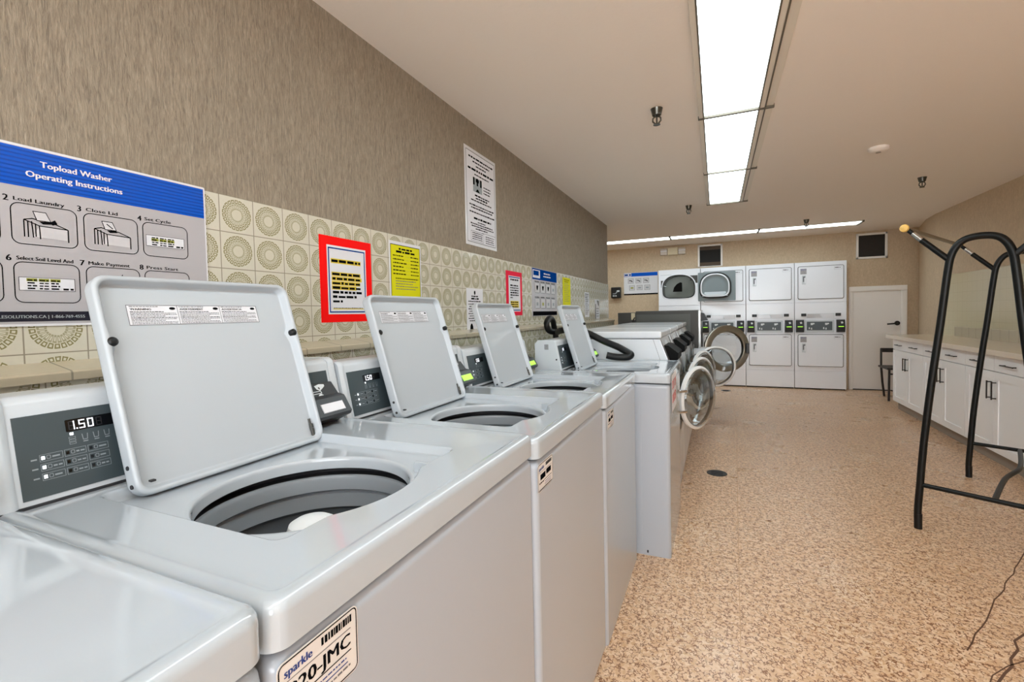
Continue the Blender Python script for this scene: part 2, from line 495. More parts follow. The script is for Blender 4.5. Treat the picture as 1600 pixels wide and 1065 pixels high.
mb = MB(); mb.box(1.915, 2.505, 8.655, 8.70, 0.0, 0.011, M_TOE); mb.build('door_sill', door, smooth=False)

# ------------------------------------------------------------------ ceiling lights
def light(name, x0, x1, y0, y1, label, group, side):
    t = empty(name, ((x0+x1)/2, (y0+y1)/2, H), label=label, category='ceiling light', group=group)
    cx, cy = (x0+x1)/2, (y0+y1)/2
    mb = MB(); mb.box(x0-cx, x1-cx, y0-cy, y1-cy, -0.007, -0.0005, M_LIT, 0.002)
    mb.build('diffuser', t, smooth=False)
    mb = MB(); e = 0.016
    if side == 'y':
        mb.box(x0-cx-0.03, x0-cx, y0-cy, y1-cy, -0.016, 0, M_LFRAME, 0.003)
        mb.box(x1-cx, x1-cx+0.03, y0-cy, y1-cy, -0.016, 0, M_LFRAME, 0.003)
        mb.box(x1-cx+0.036, x1-cx+0.075, y0-cy, y1-cy, -0.010, 0, M_LFRAME, 0.003)
        mb.box(x0-cx-0.034, x1-cx+0.079, y1-cy-0.011, y1-cy+0.011, -0.020, 0, M_LBAR, 0.002)
        for q in (x0-cx-0.003, x1-cx+0.003, x1-cx+0.033): mb.box(q-0.0035, q+0.0035, y0-cy, y1-cy, -0.0175, -0.004, M_LBAR)
    else:
        mb.box(x0-cx, x1-cx, y0-cy-0.02, y0-cy, -0.012, 0, M_LFRAME, 0.003)
        mb.box(x0-cx, x1-cx, y1-cy, y1-cy+0.02, -0.012, 0, M_LFRAME, 0.003)
        mb.box(x1-cx-e, x1-cx+e-0.006, y0-cy-.02, y1-cy+.02, -0.020, 0, M_LBAR, 0.002)
        mb.box(x0-cx-e+2*e, x0-cx+e, y0-cy-.02, y1-cy+.02, -0.014, 0, M_LFRAME, 0.003)
    mb.build('trim_frame', t)
near = ['light panel nearest the camera in the long ceiling strip', 'middle light panel of the long ceiling strip', 'farthest light panel of the long ceiling strip']
for k in range(-1, 5):
    y1 = 5.50-1.233*(k-(-1)) if k >= 0 else 5.50
for k in range(6):
    y1 = 5.49-1.235*k
    light('ceiling_light', -0.062, 0.222, y1-1.228, y1,
          ['farthest lit panel of the long ceiling strip, beyond the second cross bar', 'middle lit panel of the long ceiling strip, between two cross bars',
           'nearest lit panel of the long ceiling strip, cut by the top of the photo',
           'fourth lit panel of the long ceiling strip, just behind the camera', 'fifth lit panel of the long ceiling strip behind the camera',
           'last lit panel of the long ceiling strip near the added rear window'][k], 'lit panels of the long ceiling strip', 'y')
for k in range(4):
    x1 = 1.785-1.222*k
    light('ceiling_light', x1-1.214, x1, 7.575, 7.845,
          ['lit panel above the two right-hand dryer stacks in the back ceiling strip', 'middle lit panel of the back ceiling strip above the left-hand dryers',
           'lit panel of the back ceiling strip above the sign on the back wall', 'end lit panel of the back ceiling strip, inside the alcove'][k], 'lit panels of the back ceiling strip', 'x')

# ------------------------------------------------------------------ sprinklers and detector
def sprinkler():
    t = empty('sprinkler', (0, 0, H), label='', category='sprinkler', group='ceiling sprinklers')
    mb = MB(); mb.lathe([(0.0, 0), (0.034, 0), (0.031, -0.010), (0.025, -0.037), (0.018, -0.042), (0.0, -0.042)], (0, 0, 0), (0, 0, 1), M_SPRK, 24); mb.build('cup', t)
    mb = MB()
    for s in (-1, 1):
        mb.tube([(s*0.008, 0, -0.040), (s*0.021, 0, -0.052), (s*0.022, 0, -0.068), (s*0.008, 0, -0.084), (0, 0, -0.086)], 0.0048, M_SPRK, 8)
    mb.cyl((0, 0, -0.04), (0, 0, -0.084), 0.005, M_SPRK, 8)
    mb.build('frame_arm', t)
    mb = MB(); mb.lathe([(0, -0.085), (0.018, -0.085), (0.020, -0.090), (0, -0.091)], (0, 0, 0), (0, 0, 1), M_SPRK, 16); mb.build('deflector', t)
    return t
sp = sprinkler(); sp.location = (-0.307, 2.793, H); sp['label'] = 'dark ceiling sprinkler left of the long light strip, nearest the camera'
dup(sp, (-0.277, 5.483, H), 'small dark sprinkler left of the far end of the long light strip')
dup(sp, (1.071, 7.124, H), 'small sprinkler hanging just in front of the back light strip')
dup(sp, (1.691, 5.346, H), 'dark sprinkler at the right of the ceiling, past the smoke detector')
mb = MB(); mb.lathe([(0, 0), (0.062, 0), (0.062, -0.018), (0.05, -0.03), (0.026, -0.034), (0, -0.034)], (1.075, 4.19, H), (0, 0, 1), M_CEIL, 32)
mb.lathe([(0.0, -0.0345), (0.016, -0.0345), (0.016, -0.038), (0, -0.038)], (1.075, 4.19, H), (0, 0, 1), M_KICK, 16)
mb.build('smoke_detector', label='small round beige smoke detector on the right half of the ceiling', category='smoke detector')

# ------------------------------------------------------------------ top-load washers
WW = 0.703
ZTOP = 0.99   # top of deck in washer coordinates
def washer():
    root = empty('top_load_washer', label='', category='washing machine', group='top-load washers in a row along the tiled wall')
    # cabinet: local x=0 is the front plane, y from 0 to WW
    mb = MB()
    def shell(e, z, r=0.018): return [Vector((a, b, z)) for a, b in rrect(-0.74+e, -e, e, WW-e, r, 6)]
    zt = ZTOP-0.057
    mb.loft([shell(0.012, 0.025), shell(0.002, 0.025), shell(0, 0.028), shell(0, zt-0.018), shell(0.0012, zt-0.010), shell(0.005, zt-0.004), shell(0.011, zt), shell(0.02, zt)], M_BODY)
    mb.loft([shell(0.014, zt-0.01), shell(0.014, ZTOP-0.045)], M_GAP)
    mb.box(-0.70, -0.035, 0.02, WW-0.02, 0.0, 0.03, M_TOE)
    # embossed groove and foot slot in the side sheet facing the camera
    mb.box(-0.155, -0.143, -0.0012, 0.01, 0.10, ZTOP-0.13, M_BODY, 0.001)
    mb.box(-0.120, -0.112, -0.0010, 0.0, 0.048, 0.062, M_GAP)
    mb.build('cabinet', root)
    # deck with lid recess, ridge, and round opening
    hc = (-0.278, 0.303); R = 0.177
    def sdf(p, rc, r):
        x0, x1, y0, y1 = rc
        qx = abs(p[0]-(x0+x1)/2)-(x1-x0)/2+r; qy = abs(p[1]-(y0+y1)/2)-(y1-y0)/2+r
        return math.hypot(max(qx, 0), max(qy, 0))+min(max(qx, qy), 0)-r
    def hit(a, rc, r):
        lo, hi = 0.0, 1.5
        for _ in range(34):
            md = (lo+hi)/2
            if sdf((hc[0]+md*math.cos(a), hc[1]+md*math.sin(a)), rc, r) < 0: lo = md
            else: hi = md
        return lo
    out = (-0.735, 0.003, -0.0005, WW+0.0005); rec = (-0.540, -0.118, 0.108, 0.545)
    angs = set(2*PI*k/132 for k in range(132))
    for rc, rr in ((out, 0.02), (rec, 0.02)):
        for cx in rc[:2]:
            for cy in rc[2:]:
                sx = 1 if cx == rc[0] else -1; sy = 1 if cy == rc[2] else -1
                for k in range(7):
                    q = k/6*PI/2
                    px = cx+sx*rr*(1-math.cos(q)); py = cy+sy*rr*(1-math.sin(q))
                    angs.add(math.atan2(py-hc[1], px-hc[0]) % (2*PI))
    angs = sorted(angs)
    def inset(rc, e): return (rc[0]+e, rc[1]-e, rc[2]+e, rc[3]-e)
    def ring(fn, z): return [Vector((hc[0]+fn(a)*math.cos(a), hc[1]+fn(a)*math.sin(a), z)) for a in angs]
    rectr = lambda rc, r: (lambda a: hit(a, rc, r))
    def recr(e):
        def g(a):
            return max(hit(a, inset(rec, e), 0.02), R+0.018-e)
        return g
    rings = [ring(rectr(inset(out, 0.006), .02), ZTOP-0.052), ring(rectr(out, .022), ZTOP-0.050), ring(rectr(out, .022), ZTOP-0.014),
             ring(rectr(inset(out, .0012), .022), ZTOP-0.008), ring(rectr(inset(out, .004), .020), ZTOP-0.003), ring(rectr(inset(out, .008), .019), ZTOP-0.001),
             ring(rectr(inset(out, .0145), .017), ZTOP), ring(rectr(inset(out, .021), .015), ZTOP-0.001), ring(rectr(inset(out, .030), .012), ZTOP-0.0045),
             ring(recr(-0.004), ZTOP-0.0045), ring(recr(-0.0015), ZTOP-0.0055), ring(recr(0.0005), ZTOP-0.008), ring(recr(0.004), ZTOP-0.021), ring(recr(0.008), ZTOP-0.0245),
             ring(lambda a: R+0.008, ZTOP-0.0250), ring(lambda a: R+0.004, ZTOP-0.0245), ring(lambda a: R+0.001, ZTOP-0.027), ring(lambda a: R, ZTOP-0.032), ring(lambda a: R-0.001, ZTOP-0.048)]
    mb = MB(); mb.loft(rings, M_WHITE)
    mb.box(-0.735, -0.70, 0.01, WW-0.01, ZTOP-0.05, ZTOP-0.005, M_WHITE)
    # catch step at the right front corner of the recess
    mb.box(-0.148, -0.116, 0.440, 0.450, ZTOP-0.026, ZTOP-0.0052, M_WHITE, 0.002)
    mb.build('top_panel', root, ang=50)
    # basket and agitator
    mb = MB(); o = (hc[0], hc[1], ZTOP)
    mb.lathe([(0.212, -0.030), (0.212, -0.066), (0.188, -0.066)], o, (0, 0, 1), M_GAP, 64)
    mb.lathe([(0.188, -0.066), (0.184, -0.068), (0.182, -0.074), (0.183, -0.098), (0.189, -0.102)], o, (0, 0, 1), M_TUB, 64)
    mb.lathe([(0.189, -0.102), (0.196, -0.104), (0.197, -0.107), (0.192, -0.109), (0.193, -0.140), (0.200, -0.144)], o, (0, 0, 1), M_TUB, 64)
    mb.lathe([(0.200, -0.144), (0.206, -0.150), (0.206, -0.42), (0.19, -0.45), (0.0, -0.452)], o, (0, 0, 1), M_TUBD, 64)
    mb.build('wash_basket', root)
    mb = MB()
    mb.lathe([(0.0, -0.090), (0.016, -0.0905), (0.031, -0.093), (0.041, -0.099), (0.045, -0.110), (0.042, -0.135), (0.050, -0.2), (0.06, -0.30), (0.085, -0.38), (0.15, -0.43), (0.16, -0.448)], (hc[0]-0.015, hc[1]+0.018, ZTOP), (0, 0, 1), M_AGIT, 40)
    mb.build('agitator', root)
    # lid, standing open and leaning back
    LW, LL, TL = 0.410, 0.405, math.radians(17.2)
    ly0 = 0.145; hx, hz = -0.512, ZTOP-0.026
    vd = Vector((-math.sin(TL), 0, math.cos(TL))); wd = Vector((math.cos(TL), 0, math.sin(TL))); lo = Vector((hx-0.01, ly0, hz))
    def L(u, v, d): return lo+Vector((0, u, 0))+vd*v+wd*d
    def lring(e, d, bump=0.0, r=0.026):
        pts = []
        base = rrect(e, LW-e, e, LL-e, max(r-e*0.6, 0.006), 7)
        full = []
        n = len(base)
        for i in range(n):
            a, b = base[i], base[(i+1) % n]; ln = math.hypot(b[0]-a[0], b[1]-a[1])
            k = max(1, int(ln/0.012)) if ln > 0.03 else 1
            # keep a constant count per side so that rings match
            k = 26 if ln > 0.03 else 1
            for j in range(k): full.append((a[0]+(b[0]-a[0])*j/k, a[1]+(b[1]-a[1])*j/k))
        for u, v in full:
            g = bump*math.exp(-((v-0.278)/0.013)**2)
            if u < 0.03: u += g
            elif u > LW-0.03: u -= g
            pts.append(L(u, v, d))
        return pts
    mb = MB()
    mb.loft([lring(0.006, -0.004), lring(0.001, -0.001), lring(0.0, 0.004), lring(0.0, 0.022), lring(0.0012, 0.0262), lring(0.0045, 0.028), lring(0.008, 0.0272, .003), lring(0.0105, 0.0245, .008), lring(0.0135, 0.0105, .011), lring(0.0175, 0.0080, .011)], M_LID, True, True)
    for v in (0.022, 0.055):
        mb.cyl(L(0.0005, v, 0.014), L(-0.0015, v, 0.014), 0.004, M_GAP, 10)
    mb.box(-0.004, 0.004, -0.004, 0.004, 0, 0.003, M_GAP, xf=Matrix.Translation(L(0.025, 0.022, 0.0265)))
    lid = mb.build('lid', root, ang=50)
    mb = MB()
    for v in (0.010, 0.022, 0.034):
        mb.tube([L(LW-0.020, v, 0.012), L(LW-0.020, v+0.011, 0.012)], 0.0045, M_GREYD, 10)
    mb.tube([L(LW-0.020, 0.006, 0.010), L(LW-0.020, 0.058, 0.010)], 0.0028, M_GREYD, 8)
    mb.build('hinge', lid, label='dark metal hinge')
    for u in (0.013, LW-0.013):
        mb = MB(); c = L(u, 0.278, 0.018)
        mb.lathe([(0, 0.014), (0.005, 0.0135), (0.0085, 0.010), (0.009, 0.0), (0, 0)], c, wd, M_RUB, 16); mb.build('bumper', lid, label='black rubber bumper')
    mb = MB(); fr = FR(L(0.054, 0.312, 0.0084), (0, 1, 0), vd)
    fr.rect(mb, 0, 0.27, 0, 0.041, 0, M_PAPERW); fr.outline(mb, 0.0, 0.27, 0, 0.041, 0.0012, 0.0003, M_INKD)
    for k, wd_ in enumerate(('WARNING', 'AVERTISSEMENT', 'ADVERTENCIA')):
        u = 0.005+k*0.089
        if k: fr.rect(mb, u-0.004, u-0.003, 0, 0.041, 0.0003, M_INKD)
        fr.text(mb, wd_, u+0.001, 0.0305, 0.0042, 0.0004, M_INK, width=0.036+0.012*(k > 0), bold=True)
        mb.add([fr.p(u+0.076+0.006*math.cos(q*PI/6), 0.034+0.003*math.sin(q*PI/6), 0.0004) for q in range(12)], [tuple(range(12))], M_INK)
        fr.words(mb, u, u+0.05, 0.037, 0.0016, 0.0004, M_INKD, k)
        for j in range(9):
            fr.words(mb, u, u+(0.082 if j % 3 else 0.06), 0.0265-j*0.0030, 0.0015, 0.0004, M_INK if j in (0, 4) else M_INKD, 10*k+j)
    mb.build('warning_label', lid, smooth=False, label='white three-column warning label')
    # control console along the back
    cb = -0.576; sl = math.radians(12); CH = 0.172
    def prof(e):
        a = Vector((cb+e, -0.002)); d = Vector((-math.sin(sl), math.cos(sl)))
        top = a+d*(CH-0.02+e*0.5)
        pts = [a, top]
        c = top+Vector((-0.022, 0.002))
        for k in range(1, 7):
            q = math.radians(10+80*k/6); pts.append(Vector((c.x+0.0225*math.cos(q)*1.0, c.y+0.022*math.sin(q))))
        yb = pts[-1].y
        pts += [Vector((-0.712, yb-0.002)), Vector((-0.728, yb-0.02)), Vector((-0.728, -0.002))]
        return [(p.x, ZTOP-0.004+p.y) for p in pts]
    f3 = lambda a, b, d: Vector((a, d, b))
    mb = MB(); mb.prism(prof(0.0), 0.020, WW-0.022, f3, M_PLAS)
    for y0, y1 in ((0.003, 0.025), (WW-0.027, WW-0.003)):
        pr = prof(0.007); ins = prof(0.002)
        mb.loft([[f3(a, b, y0) for a, b in ins], [f3(a, b, y0+0.007) for a, b in pr], [f3(a, b, y1-0.007) for a, b in pr], [f3(a, b, y1) for a, b in ins]], M_PLAS, True, True)
    mb.cyl((-0.60, 0.0036, ZTOP+0.06), (-0.60, 0.002, ZTOP+0.06), 0.005, M_GAP, 8)
    for k in range(3): mb.box(-0.652-k*0.008, -0.648-k*0.008, 0.0025, 0.006, ZTOP+0.115, ZTOP+0.145, M_GAP)
    mb.box(-0.73, cb+0.005, 0.004, WW-0.004, ZTOP-0.0065, ZTOP-0.001, M_GAP)
    con = mb.build('console', root, ang=40)
    ud = Vector((-math.sin(sl), 0, math.cos(sl)))
    fr = FR((cb, 0, ZTOP-0.006), (0, 1, 0), ud)
    mb = MB(); fr.slab(mb, 0.032, 0.500, 0.013, 0.144, 0.0, 0.0012, M_PANEL)
    D = 0.0016
    # cycle buttons
    gx = [0.0575, 0.0885, 0.1200]; gz = [0.0680, 0.0530, 0.0380]
    for i, u in enumerate(gx):
        for j, v in enumerate(gz):
            fr.outline(mb, u, u+0.0290, v, v+0.0112, 0.0006, D, M_INKG)
            fr.rect(mb, u+0.002, u+0.0065, v+0.003, v+0.0085, D, M_LED if i == 0 else M_DISP)
            fr.words(mb, u+0.0155, u+0.0268, v+0.0042, 0.0026, D, M_INKG, i+3*j)
            fr.outline(mb, u+0.0085, u+0.0138, v+0.0028, v+0.0088, 0.0008, D, M_INKG, 0.0014)
    for v in gz: fr.words(mb, 0.047, 0.0555, v+0.004, 0.0024, D, M_INKG, 5)
    for k, u in enumerate((0.099, 0.1145, 0.130, 0.1455)):
        if k == 0:
            fr.rect(mb, u, u+0.005, 0.101, 0.1055, D, M_LED)
            for q in range(3): fr.outline(mb, u-0.002, u+0.007, 0.086+q*0.0045, 0.0895+q*0.0045, 0.0006, D, M_INKG)
        else:
            fr.poly(mb, [(u, 0.100), (u+0.001, 0.090), (u+0.0075, 0.090), (u+0.0085, 0.100), (u+0.0075, 0.100), (u+0.0068, 0.091), (u+0.0018, 0.091), (u+0.001, 0.100)], D, M_INKG)
            fr.rect(mb, u+0.001, u+0.0078, 0.0865, 0.088, D, M_INKG)
    mb.build('control_panel', con, smooth=False, label='slate grey control panel with cycle buttons')
    mb = MB(); fr.slab(mb, 0.095, 0.170, 0.1075, 0.1275, 0.0012, 0.0022, M_DISP, 0.0015)
    def seg(u, v, on, h=0.0145, wdt=0.0082, t=0.0015):
        S = {'a': (u, u+wdt, v+h-t, v+h), 'g': (u, u+wdt, v+h/2-t/2, v+h/2+t/2), 'd': (u, u+wdt, v, v+t),
             'f': (u, u+t, v+h/2, v+h), 'b': (u+wdt-t, u+wdt, v+h/2, v+h), 'e': (u, u+t, v, v+h/2), 'c': (u+wdt-t, u+wdt, v, v+h/2)}
        for k, r in S.items():
            fr.rect(mb, *r, 0.0027 if k in on else 0.0025, M_SEG if k in on else M_SEGD)
    for u, on in ((0.0985, 'bc'), (0.1125, 'afgcd'), (0.1245, 'abcdef'), (0.1365, '')): seg(u, 0.110, on)
    fr.rect(mb, 0.1085, 0.1105, 0.110, 0.112, 0.0028, M_SEG)
    mb.build('display', con, smooth=False, label='black display lit with 1.50')
    # dark right-hand pod with card reader
    mb = MB(); fr.slab(mb, 0.520, 0.668, 0.055, 0.144, 0.0, 0.0012, M_PANEL)
    mb.build('reader_panel', con, smooth=False)
    y0, y1 = 0.560, 0.672
    mb = MB()
    side = [(0.001, 0.112), (0.008, 0.110), (0.026, 0.076), (0.046, 0.068), (0.050, 0.060), (0.064, 0.022), (0.058, 0.014), (0.016, 0.004), (0.0, 0.004)]
    pt = lambda d, v, y: fr.p(y, v, d)
    mb.loft([[pt(d, v, y0) for d, v in side], [pt(d, v, y1) for d, v in side]], M_READER, True, True)
    rd = mb.build('card_reader', root, ang=20, label='black card reader box')
    a = Vector((0.050, 0.060)); b = Vector((0.064, 0.022)); dirv = (b-a).normalized()
    o = pt(a.x, a.y, y0); uu = (pt(a.x, a.y, y0)-pt(b.x, b.y, y0)).normalized()
    f2 = FR(pt(b.x, b.y, y0), (0, 1, 0), uu)
    mb = MB(); f2.slab(mb, 0.018, 0.094, 0.008, 0.034, 0.0, 0.0012, M_PAPERW); f2.outline(mb, 0.018, 0.094, 0.008, 0.034, 0.001, 0.0015, M_INKD)
    mb.build('card_slot_label', rd, smooth=False, label='white label on card slot')
    a, b = (0.008, 0.110), (0.026, 0.076)
    f2 = FR(pt(b[0], b[1], y0), (0, 1, 0), (pt(a[0], a[1], y0)-pt(b[0], b[1], y0)))
    mb = MB()
    f2.poly(mb, [(0.048, 0.033), (0.050, 0.022), (0.058, 0.016), (0.064, 0.019), (0.070, 0.022), (0.080, 0.028), (0.082, 0.034), (0.066, 0.037)], 0.0006, M_INKW)
    f2.poly(mb, [(0.056, 0.026), (0.058, 0.019), (0.062, 0.024), (0.060, 0.028)], 0.0009, M_READER)
    f2.outline(mb, 0.030, 0.060, 0.007, 0.016, 0.0020, 0.0006, M_INKW)
    f2.poly(mb, [(0.050, 0.006), (0.044, 0.001), (0.062, 0.001), (0.056, 0.006)], 0.0006, M_INKW)
    mb.build('hand_and_card_symbol', rd, smooth=False, label='white hand inserting card symbol')
    return root

def inventory_sticker(root, y, z, wd_, hh, code):
    fr = FR((0.0, y, z), (0, 1, 0), (0, 0, 1)); mb = MB()
    fr.slab(mb, 0, wd_, 0, hh, 0, 0.0006, M_STICK, 0.008)
    k = wd_/0.115
    fr.outline(mb, 0.0015*k, wd_-0.0015*k, 0.0015*k, hh-0.0015*k, 0.0016*k, 0.0009, M_INK, 0.007*k)
    fr.text(mb, 'sparkle', 0.009*k, hh-0.018*k, 0.0095*k, 0.0009, M_INKB, width=0.036*k, bold=True)
    rnd = random.Random(code)
    u = 0.058*k
    while u < wd_-0.012*k:
        s_ = rnd.uniform(0.001, 0.004)*k; fr.rect(mb, u, u+s_, hh-0.016*k, hh-0.007*k, 0.0009, M_INK); u += s_+rnd.uniform(0.0006, 0.0016)*k
    fr.rect(mb, 0.010*k, wd_-0.012*k, hh-0.0235*k, hh-0.0225*k, 0.0009, M_INKD)
    if code: fr.text(mb, code, wd_/2, hh-0.043*k, 0.0155*k, 0.0009, M_INK, width=0.088*k, align='C', bold=True)
    else: fr.words(mb, 0.018*k, 0.055*k, hh-0.043*k, 0.0145*k, 0.0009, M_INK, 2); fr.words(mb, 0.062*k, 0.098*k, hh-0.040*k, 0.0145*k, 0.0009, M_INK, 5)
    fr.rect(mb, 0.045*k, wd_-0.012*k, hh-0.050*k, hh-0.0485*k, 0.0009, M_INK)
    fr.words(mb, 0.010*k, 0.045*k, hh-0.052*k, 0.004*k, 0.0009, M_INK, 3)
    fr.words(mb, 0.052*k, wd_-0.02*k, hh-0.0565*k, 0.0022*k, 0.0009, M_INKB, 7)
    fr.rect(mb, 0.050*k, wd_-0.018*k, hh-0.062*k, hh-0.0605*k, 0.0009, M_INKB)
    fr.words(mb, 0.010*k, wd_-0.014*k, hh-0.068*k, 0.0026*k, 0.0009, M_INKD, 9)
    mb.build('inventory_sticker', root, smooth=False, label='rounded inventory sticker reading %s' % code if code else 'rounded inventory sticker with a bar code')

FX = -0.388
W1 = washer(); W1.location = (FX-0.012, 0.307, 0.003); W1['label'] = 'white top-load washer in the foreground with its display reading 1.50 in full view'
W2 = dup(W1, (FX-0.004, 1.012, -0.012), 'open white top-load washer behind the foreground one, below the red-bordered notice')
W3 = dup(W1, (FX+0.002, 1.717, -0.028), 'open white top-load washer beside the one that stands forward, below the pink-bordered notice')
W0 = dup(W1, (FX-0.012, -0.400, 0.010), 'white top-load washer at the bottom left corner, only part of its top in view')
W4 = dup(W1, (-0.222, 2.462, -0.035), 'white top-load washer standing forward of its row with a red-lettered paper on its front')
inventory_sticker(W1, 0.004, ZTOP-0.141, 0.112, 0.078, '020-JMC')
inventory_sticker(W2, 0.006, ZTOP-0.133, 0.110, 0.068, None)
inventory_sticker(W3, 0.040, ZTOP-0.140, 0.112, 0.068, None)
for wsh in (W2, W3, W4):      # on these machines the reader's label glows green
    for ch in wsh.children:
        if ch.name.startswith('card_reader'):
            for c2 in ch.children:
                if c2.name.startswith('card_slot_label'):
                    c2.data = c2.data.copy(); c2.data.materials[0] = M_GREEN; c2['label'] = 'green lit label on card slot'

# paper notice taped on the front of the forward washer
mb = MB(); fr = FR((-0.2195, 2.545, 0.735), (0, 1, 0), (0, 0, 1))
fr.slab(mb, 0, 0.29, 0, 0.2, 0.0, 0.0006, M_PAPERW)
fr.text(mb, 'OUT OF', 0.145, 0.118, 0.05, 0.001, M_INKR, width=0.23, align='C', bold=True)
fr.text(mb, 'ORDER', 0.145, 0.045, 0.05, 0.001, M_INKR, width=0.22, align='C', bold=True)
mb.build('paper_notice', smooth=False, label='white paper with red hand lettering taped to the forward washer front', category='notice')

# ------------------------------------------------------------------ black drain hose lying behind and over the forward washer
def smoothpath(pts, n=8):
    P = [Vector(p) for p in pts]; out = []
    for i in range(len(P)-1):
        p0, p1, p2, p3 = P[max(i-1, 0)], P[i], P[i+1], P[min(i+2, len(P)-1)]
        for k in range(n):
            t = k/n
            out.append(0.5*((2*p1)+(-p0+p2)*t+(2*p0-5*p1+4*p2-p3)*t*t+(-p0+3*p1-3*p2+p3)*t**3))
    return out+[P[-1]]
mb = MB()
mb.tube(smoothpath([(-1.19, 3.56, 0.95), (-1.19, 3.56, 1.09), (-1.20, 3.555, 1.165), (-1.195, 3.50, 1.222), (-1.19, 3.41, 1.235), (-1.185, 3.335, 1.20), (-1.17, 3.34, 1.145), (-1.12, 3.38, 1.130), (-1.05, 3.24, 1.145), (-0.98, 3.155, 1.155),
                      (-0.89, 3.135, 1.155), (-0.80, 3.11, 1.130), (-0.70, 3.10, 1.082), (-0.60, 3.09, 1.042), (-0.54, 3.08, 1.010), (-0.515, 3.075, 0.995), (-0.53, 3.06, 0.981), (-0.58, 3.045, 0.979), (-0.63, 3.04, 0.984), (-0.665, 3.035, 0.992)]), 0.0225, M_RUB, 14)
mb.build('drain_hose', label='black drain hose looped behind and hooked over the forward top-load washer', category='hose')

# ------------------------------------------------------------------ front-load washers
def front_loader(angle, hinge_y, first=True):
    root = empty('front_load_washer', label='', category='washing machine', group='white front-load washers in a row')
    W = 0.68
    f3 = lambda a, b, d: Vector((a, d, b))
    mb = MB()
    mb.prism([(0.0, 0.03), (0.0, 0.66), (-0.035, 0.90), (-0.105, 1.088), (-0.74, 1.088), (-0.74, 0.03)], 0.002, W-0.002, f3, M_FLW)
    mb.prism([(-0.085, 0.90), (-0.145, 1.088), (-0.1435, 1.088), (-0.0835, 0.90)], 0.0005, 0.003, f3, M_GAP)
    mb.box(-0.72, -0.02, 0.01, W-0.01, 0, 0.035, M_TOE)
    mb.build('cabinet', root)
    mb = MB(); mb.box(-0.745, -0.092, 0.006, W-0.006, 1.092, 1.140, M_FLW, 0.014, 4)
    mb.build('top_lid', root)
    a = Vector((-0.035, 0.90)); b = Vector((-0.105, 1.088)); d = Vector((b.x-a.x, 0, b.y-a.y))
    fr = FR((a.x, 0, a.y), (0, 1, 0), d)
    Lh = d.length
    mb = MB(); fr.slab(mb, 0.012, W-0.012, 0.006, Lh-0.006, 0, 0.003, M_SILVER)
    fr.rect(mb, 0.014, 0.045, 0.008, Lh-0.008, 0.0034, M_BLACK); fr.rect(mb, 0.53, 0.575, 0.008, Lh-0.008, 0.0034, M_BLACK)
    fr.rect(mb, 0.60, W-0.014, 0.008, Lh-0.008, 0.0034, M_FLW)
    fr.poly(mb, [(0.20, 0.165), (0.24, 0.13), (0.29, 0.125), (0.36, 0.15), (0.35, 0.175), (0.27, 0.18)], 0.0036, M_INKW)
    fr.rect(mb, 0.10, 0.40, 0.012, 0.035, 0.0036, M_PAPERW)
    mb.build('control_fascia', root, smooth=False)
    mb = MB()
    sd = [(0.003, 0.150), (0.03, 0.140), (0.072, 0.070), (0.055, 0.030), (0.003, 0.025)]
    mb.loft([[fr.p(0.08, v, q) for q, v in sd], [fr.p(0.40, v, q) for q, v in sd]], M_COIN, True, True)
    mb.build('coin_box', root, ang=20, label='black payment box')
    # round opening with dark drum and door seal
    o = (0.0, 0.34, 0.66); ax = (1, 0, 0)
    mb = MB(); mb.lathe([(0.235, -0.002), (0.232, 0.006), (0.205, 0.008), (0.195, 0.003), (0.190, 0.0015), (0, 0.0015)], o, ax, M_GREYM, 48)
    mb.build('door_seal', root)
    # door
    ca, sa = math.cos(angle), math.sin(angle)
    hx = 0.012
    Rd = 0.222
    def ctr(s, n): return Vector((hx+s*sa+n*ca, hinge_y+s*ca-n*sa, 0.66))
    cen = ctr(Rd+0.012, 0.0); nrm = Vector((ca, -sa, 0))
    mb = MB()
    mb.lathe([(0.196, -0.016), (Rd-0.008, -0.016), (Rd, -0.010), (Rd, 0.006), (Rd-0.010, 0.014), (Rd-0.016, 0.016), (0.202, 0.014), (0.196, 0.008), (0.196, -0.016)], cen, nrm, M_RING, 56, ref=(0, 0, 1))
    for q in range(7):
        an = math.radians(140+q*14); tp = Vector((sa, ca, 0))
    dr = mb.build('door', root)
    mb = MB()
    out = [(0.199, -0.010), (0.192, -0.05), (0.180, -0.085), (0.16, -0.105), (0.11, -0.118), (0.0, -0.122)]
    inn = [(0.0, -0.116), (0.108, -0.112), (0.156, -0.099), (0.174, -0.081), (0.186, -0.05), (0.193, -0.010), (0.199, -0.010)]
    mb.lathe(out+inn, cen, nrm, M_GLASS, 48, ref=(0, 0, 1)); mb.build('door_glass', dr)
    mb = MB()
    dome = [(0.199, 0.010), (0.190, 0.03), (0.165, 0.045), (0.11, 0.058), (0.0, 0.064), (0.0, 0.059), (0.108, 0.053), (0.160, 0.040), (0.185, 0.026), (0.193, 0.010), (0.199, 0.010)]
    mb.lathe(dome, cen, nrm, M_GLASS, 48, ref=(0, 0, 1)); mb.build('door_cover', dr)
    hp = ctr(0.01, 0.0); q0 = Vector((0.004, hinge_y-0.01, 0.66))
    for z in (-0.07, 0.07):
        mb = MB()
        mb.tube([q0+Vector((-0.006, 0, z)), hp+Vector((0.01, 0, z)), ctr(0.05, 0.02)+Vector((0, 0, z))], 0.010, M_CHROME, 8)
        mb.build('door_hinge', dr)
    return root
FLX = -0.245
g = 'white front-load washers in a row'
labs = ['nearest white front-load washer in the row, its side panel above the forward top-loader', 'second white front-load washer from the camera, door ajar behind the nearest door',
        'third white front-load washer from the camera, between the second and the last', 'last white front-load washer, its round door swung wide beside the grey machine']
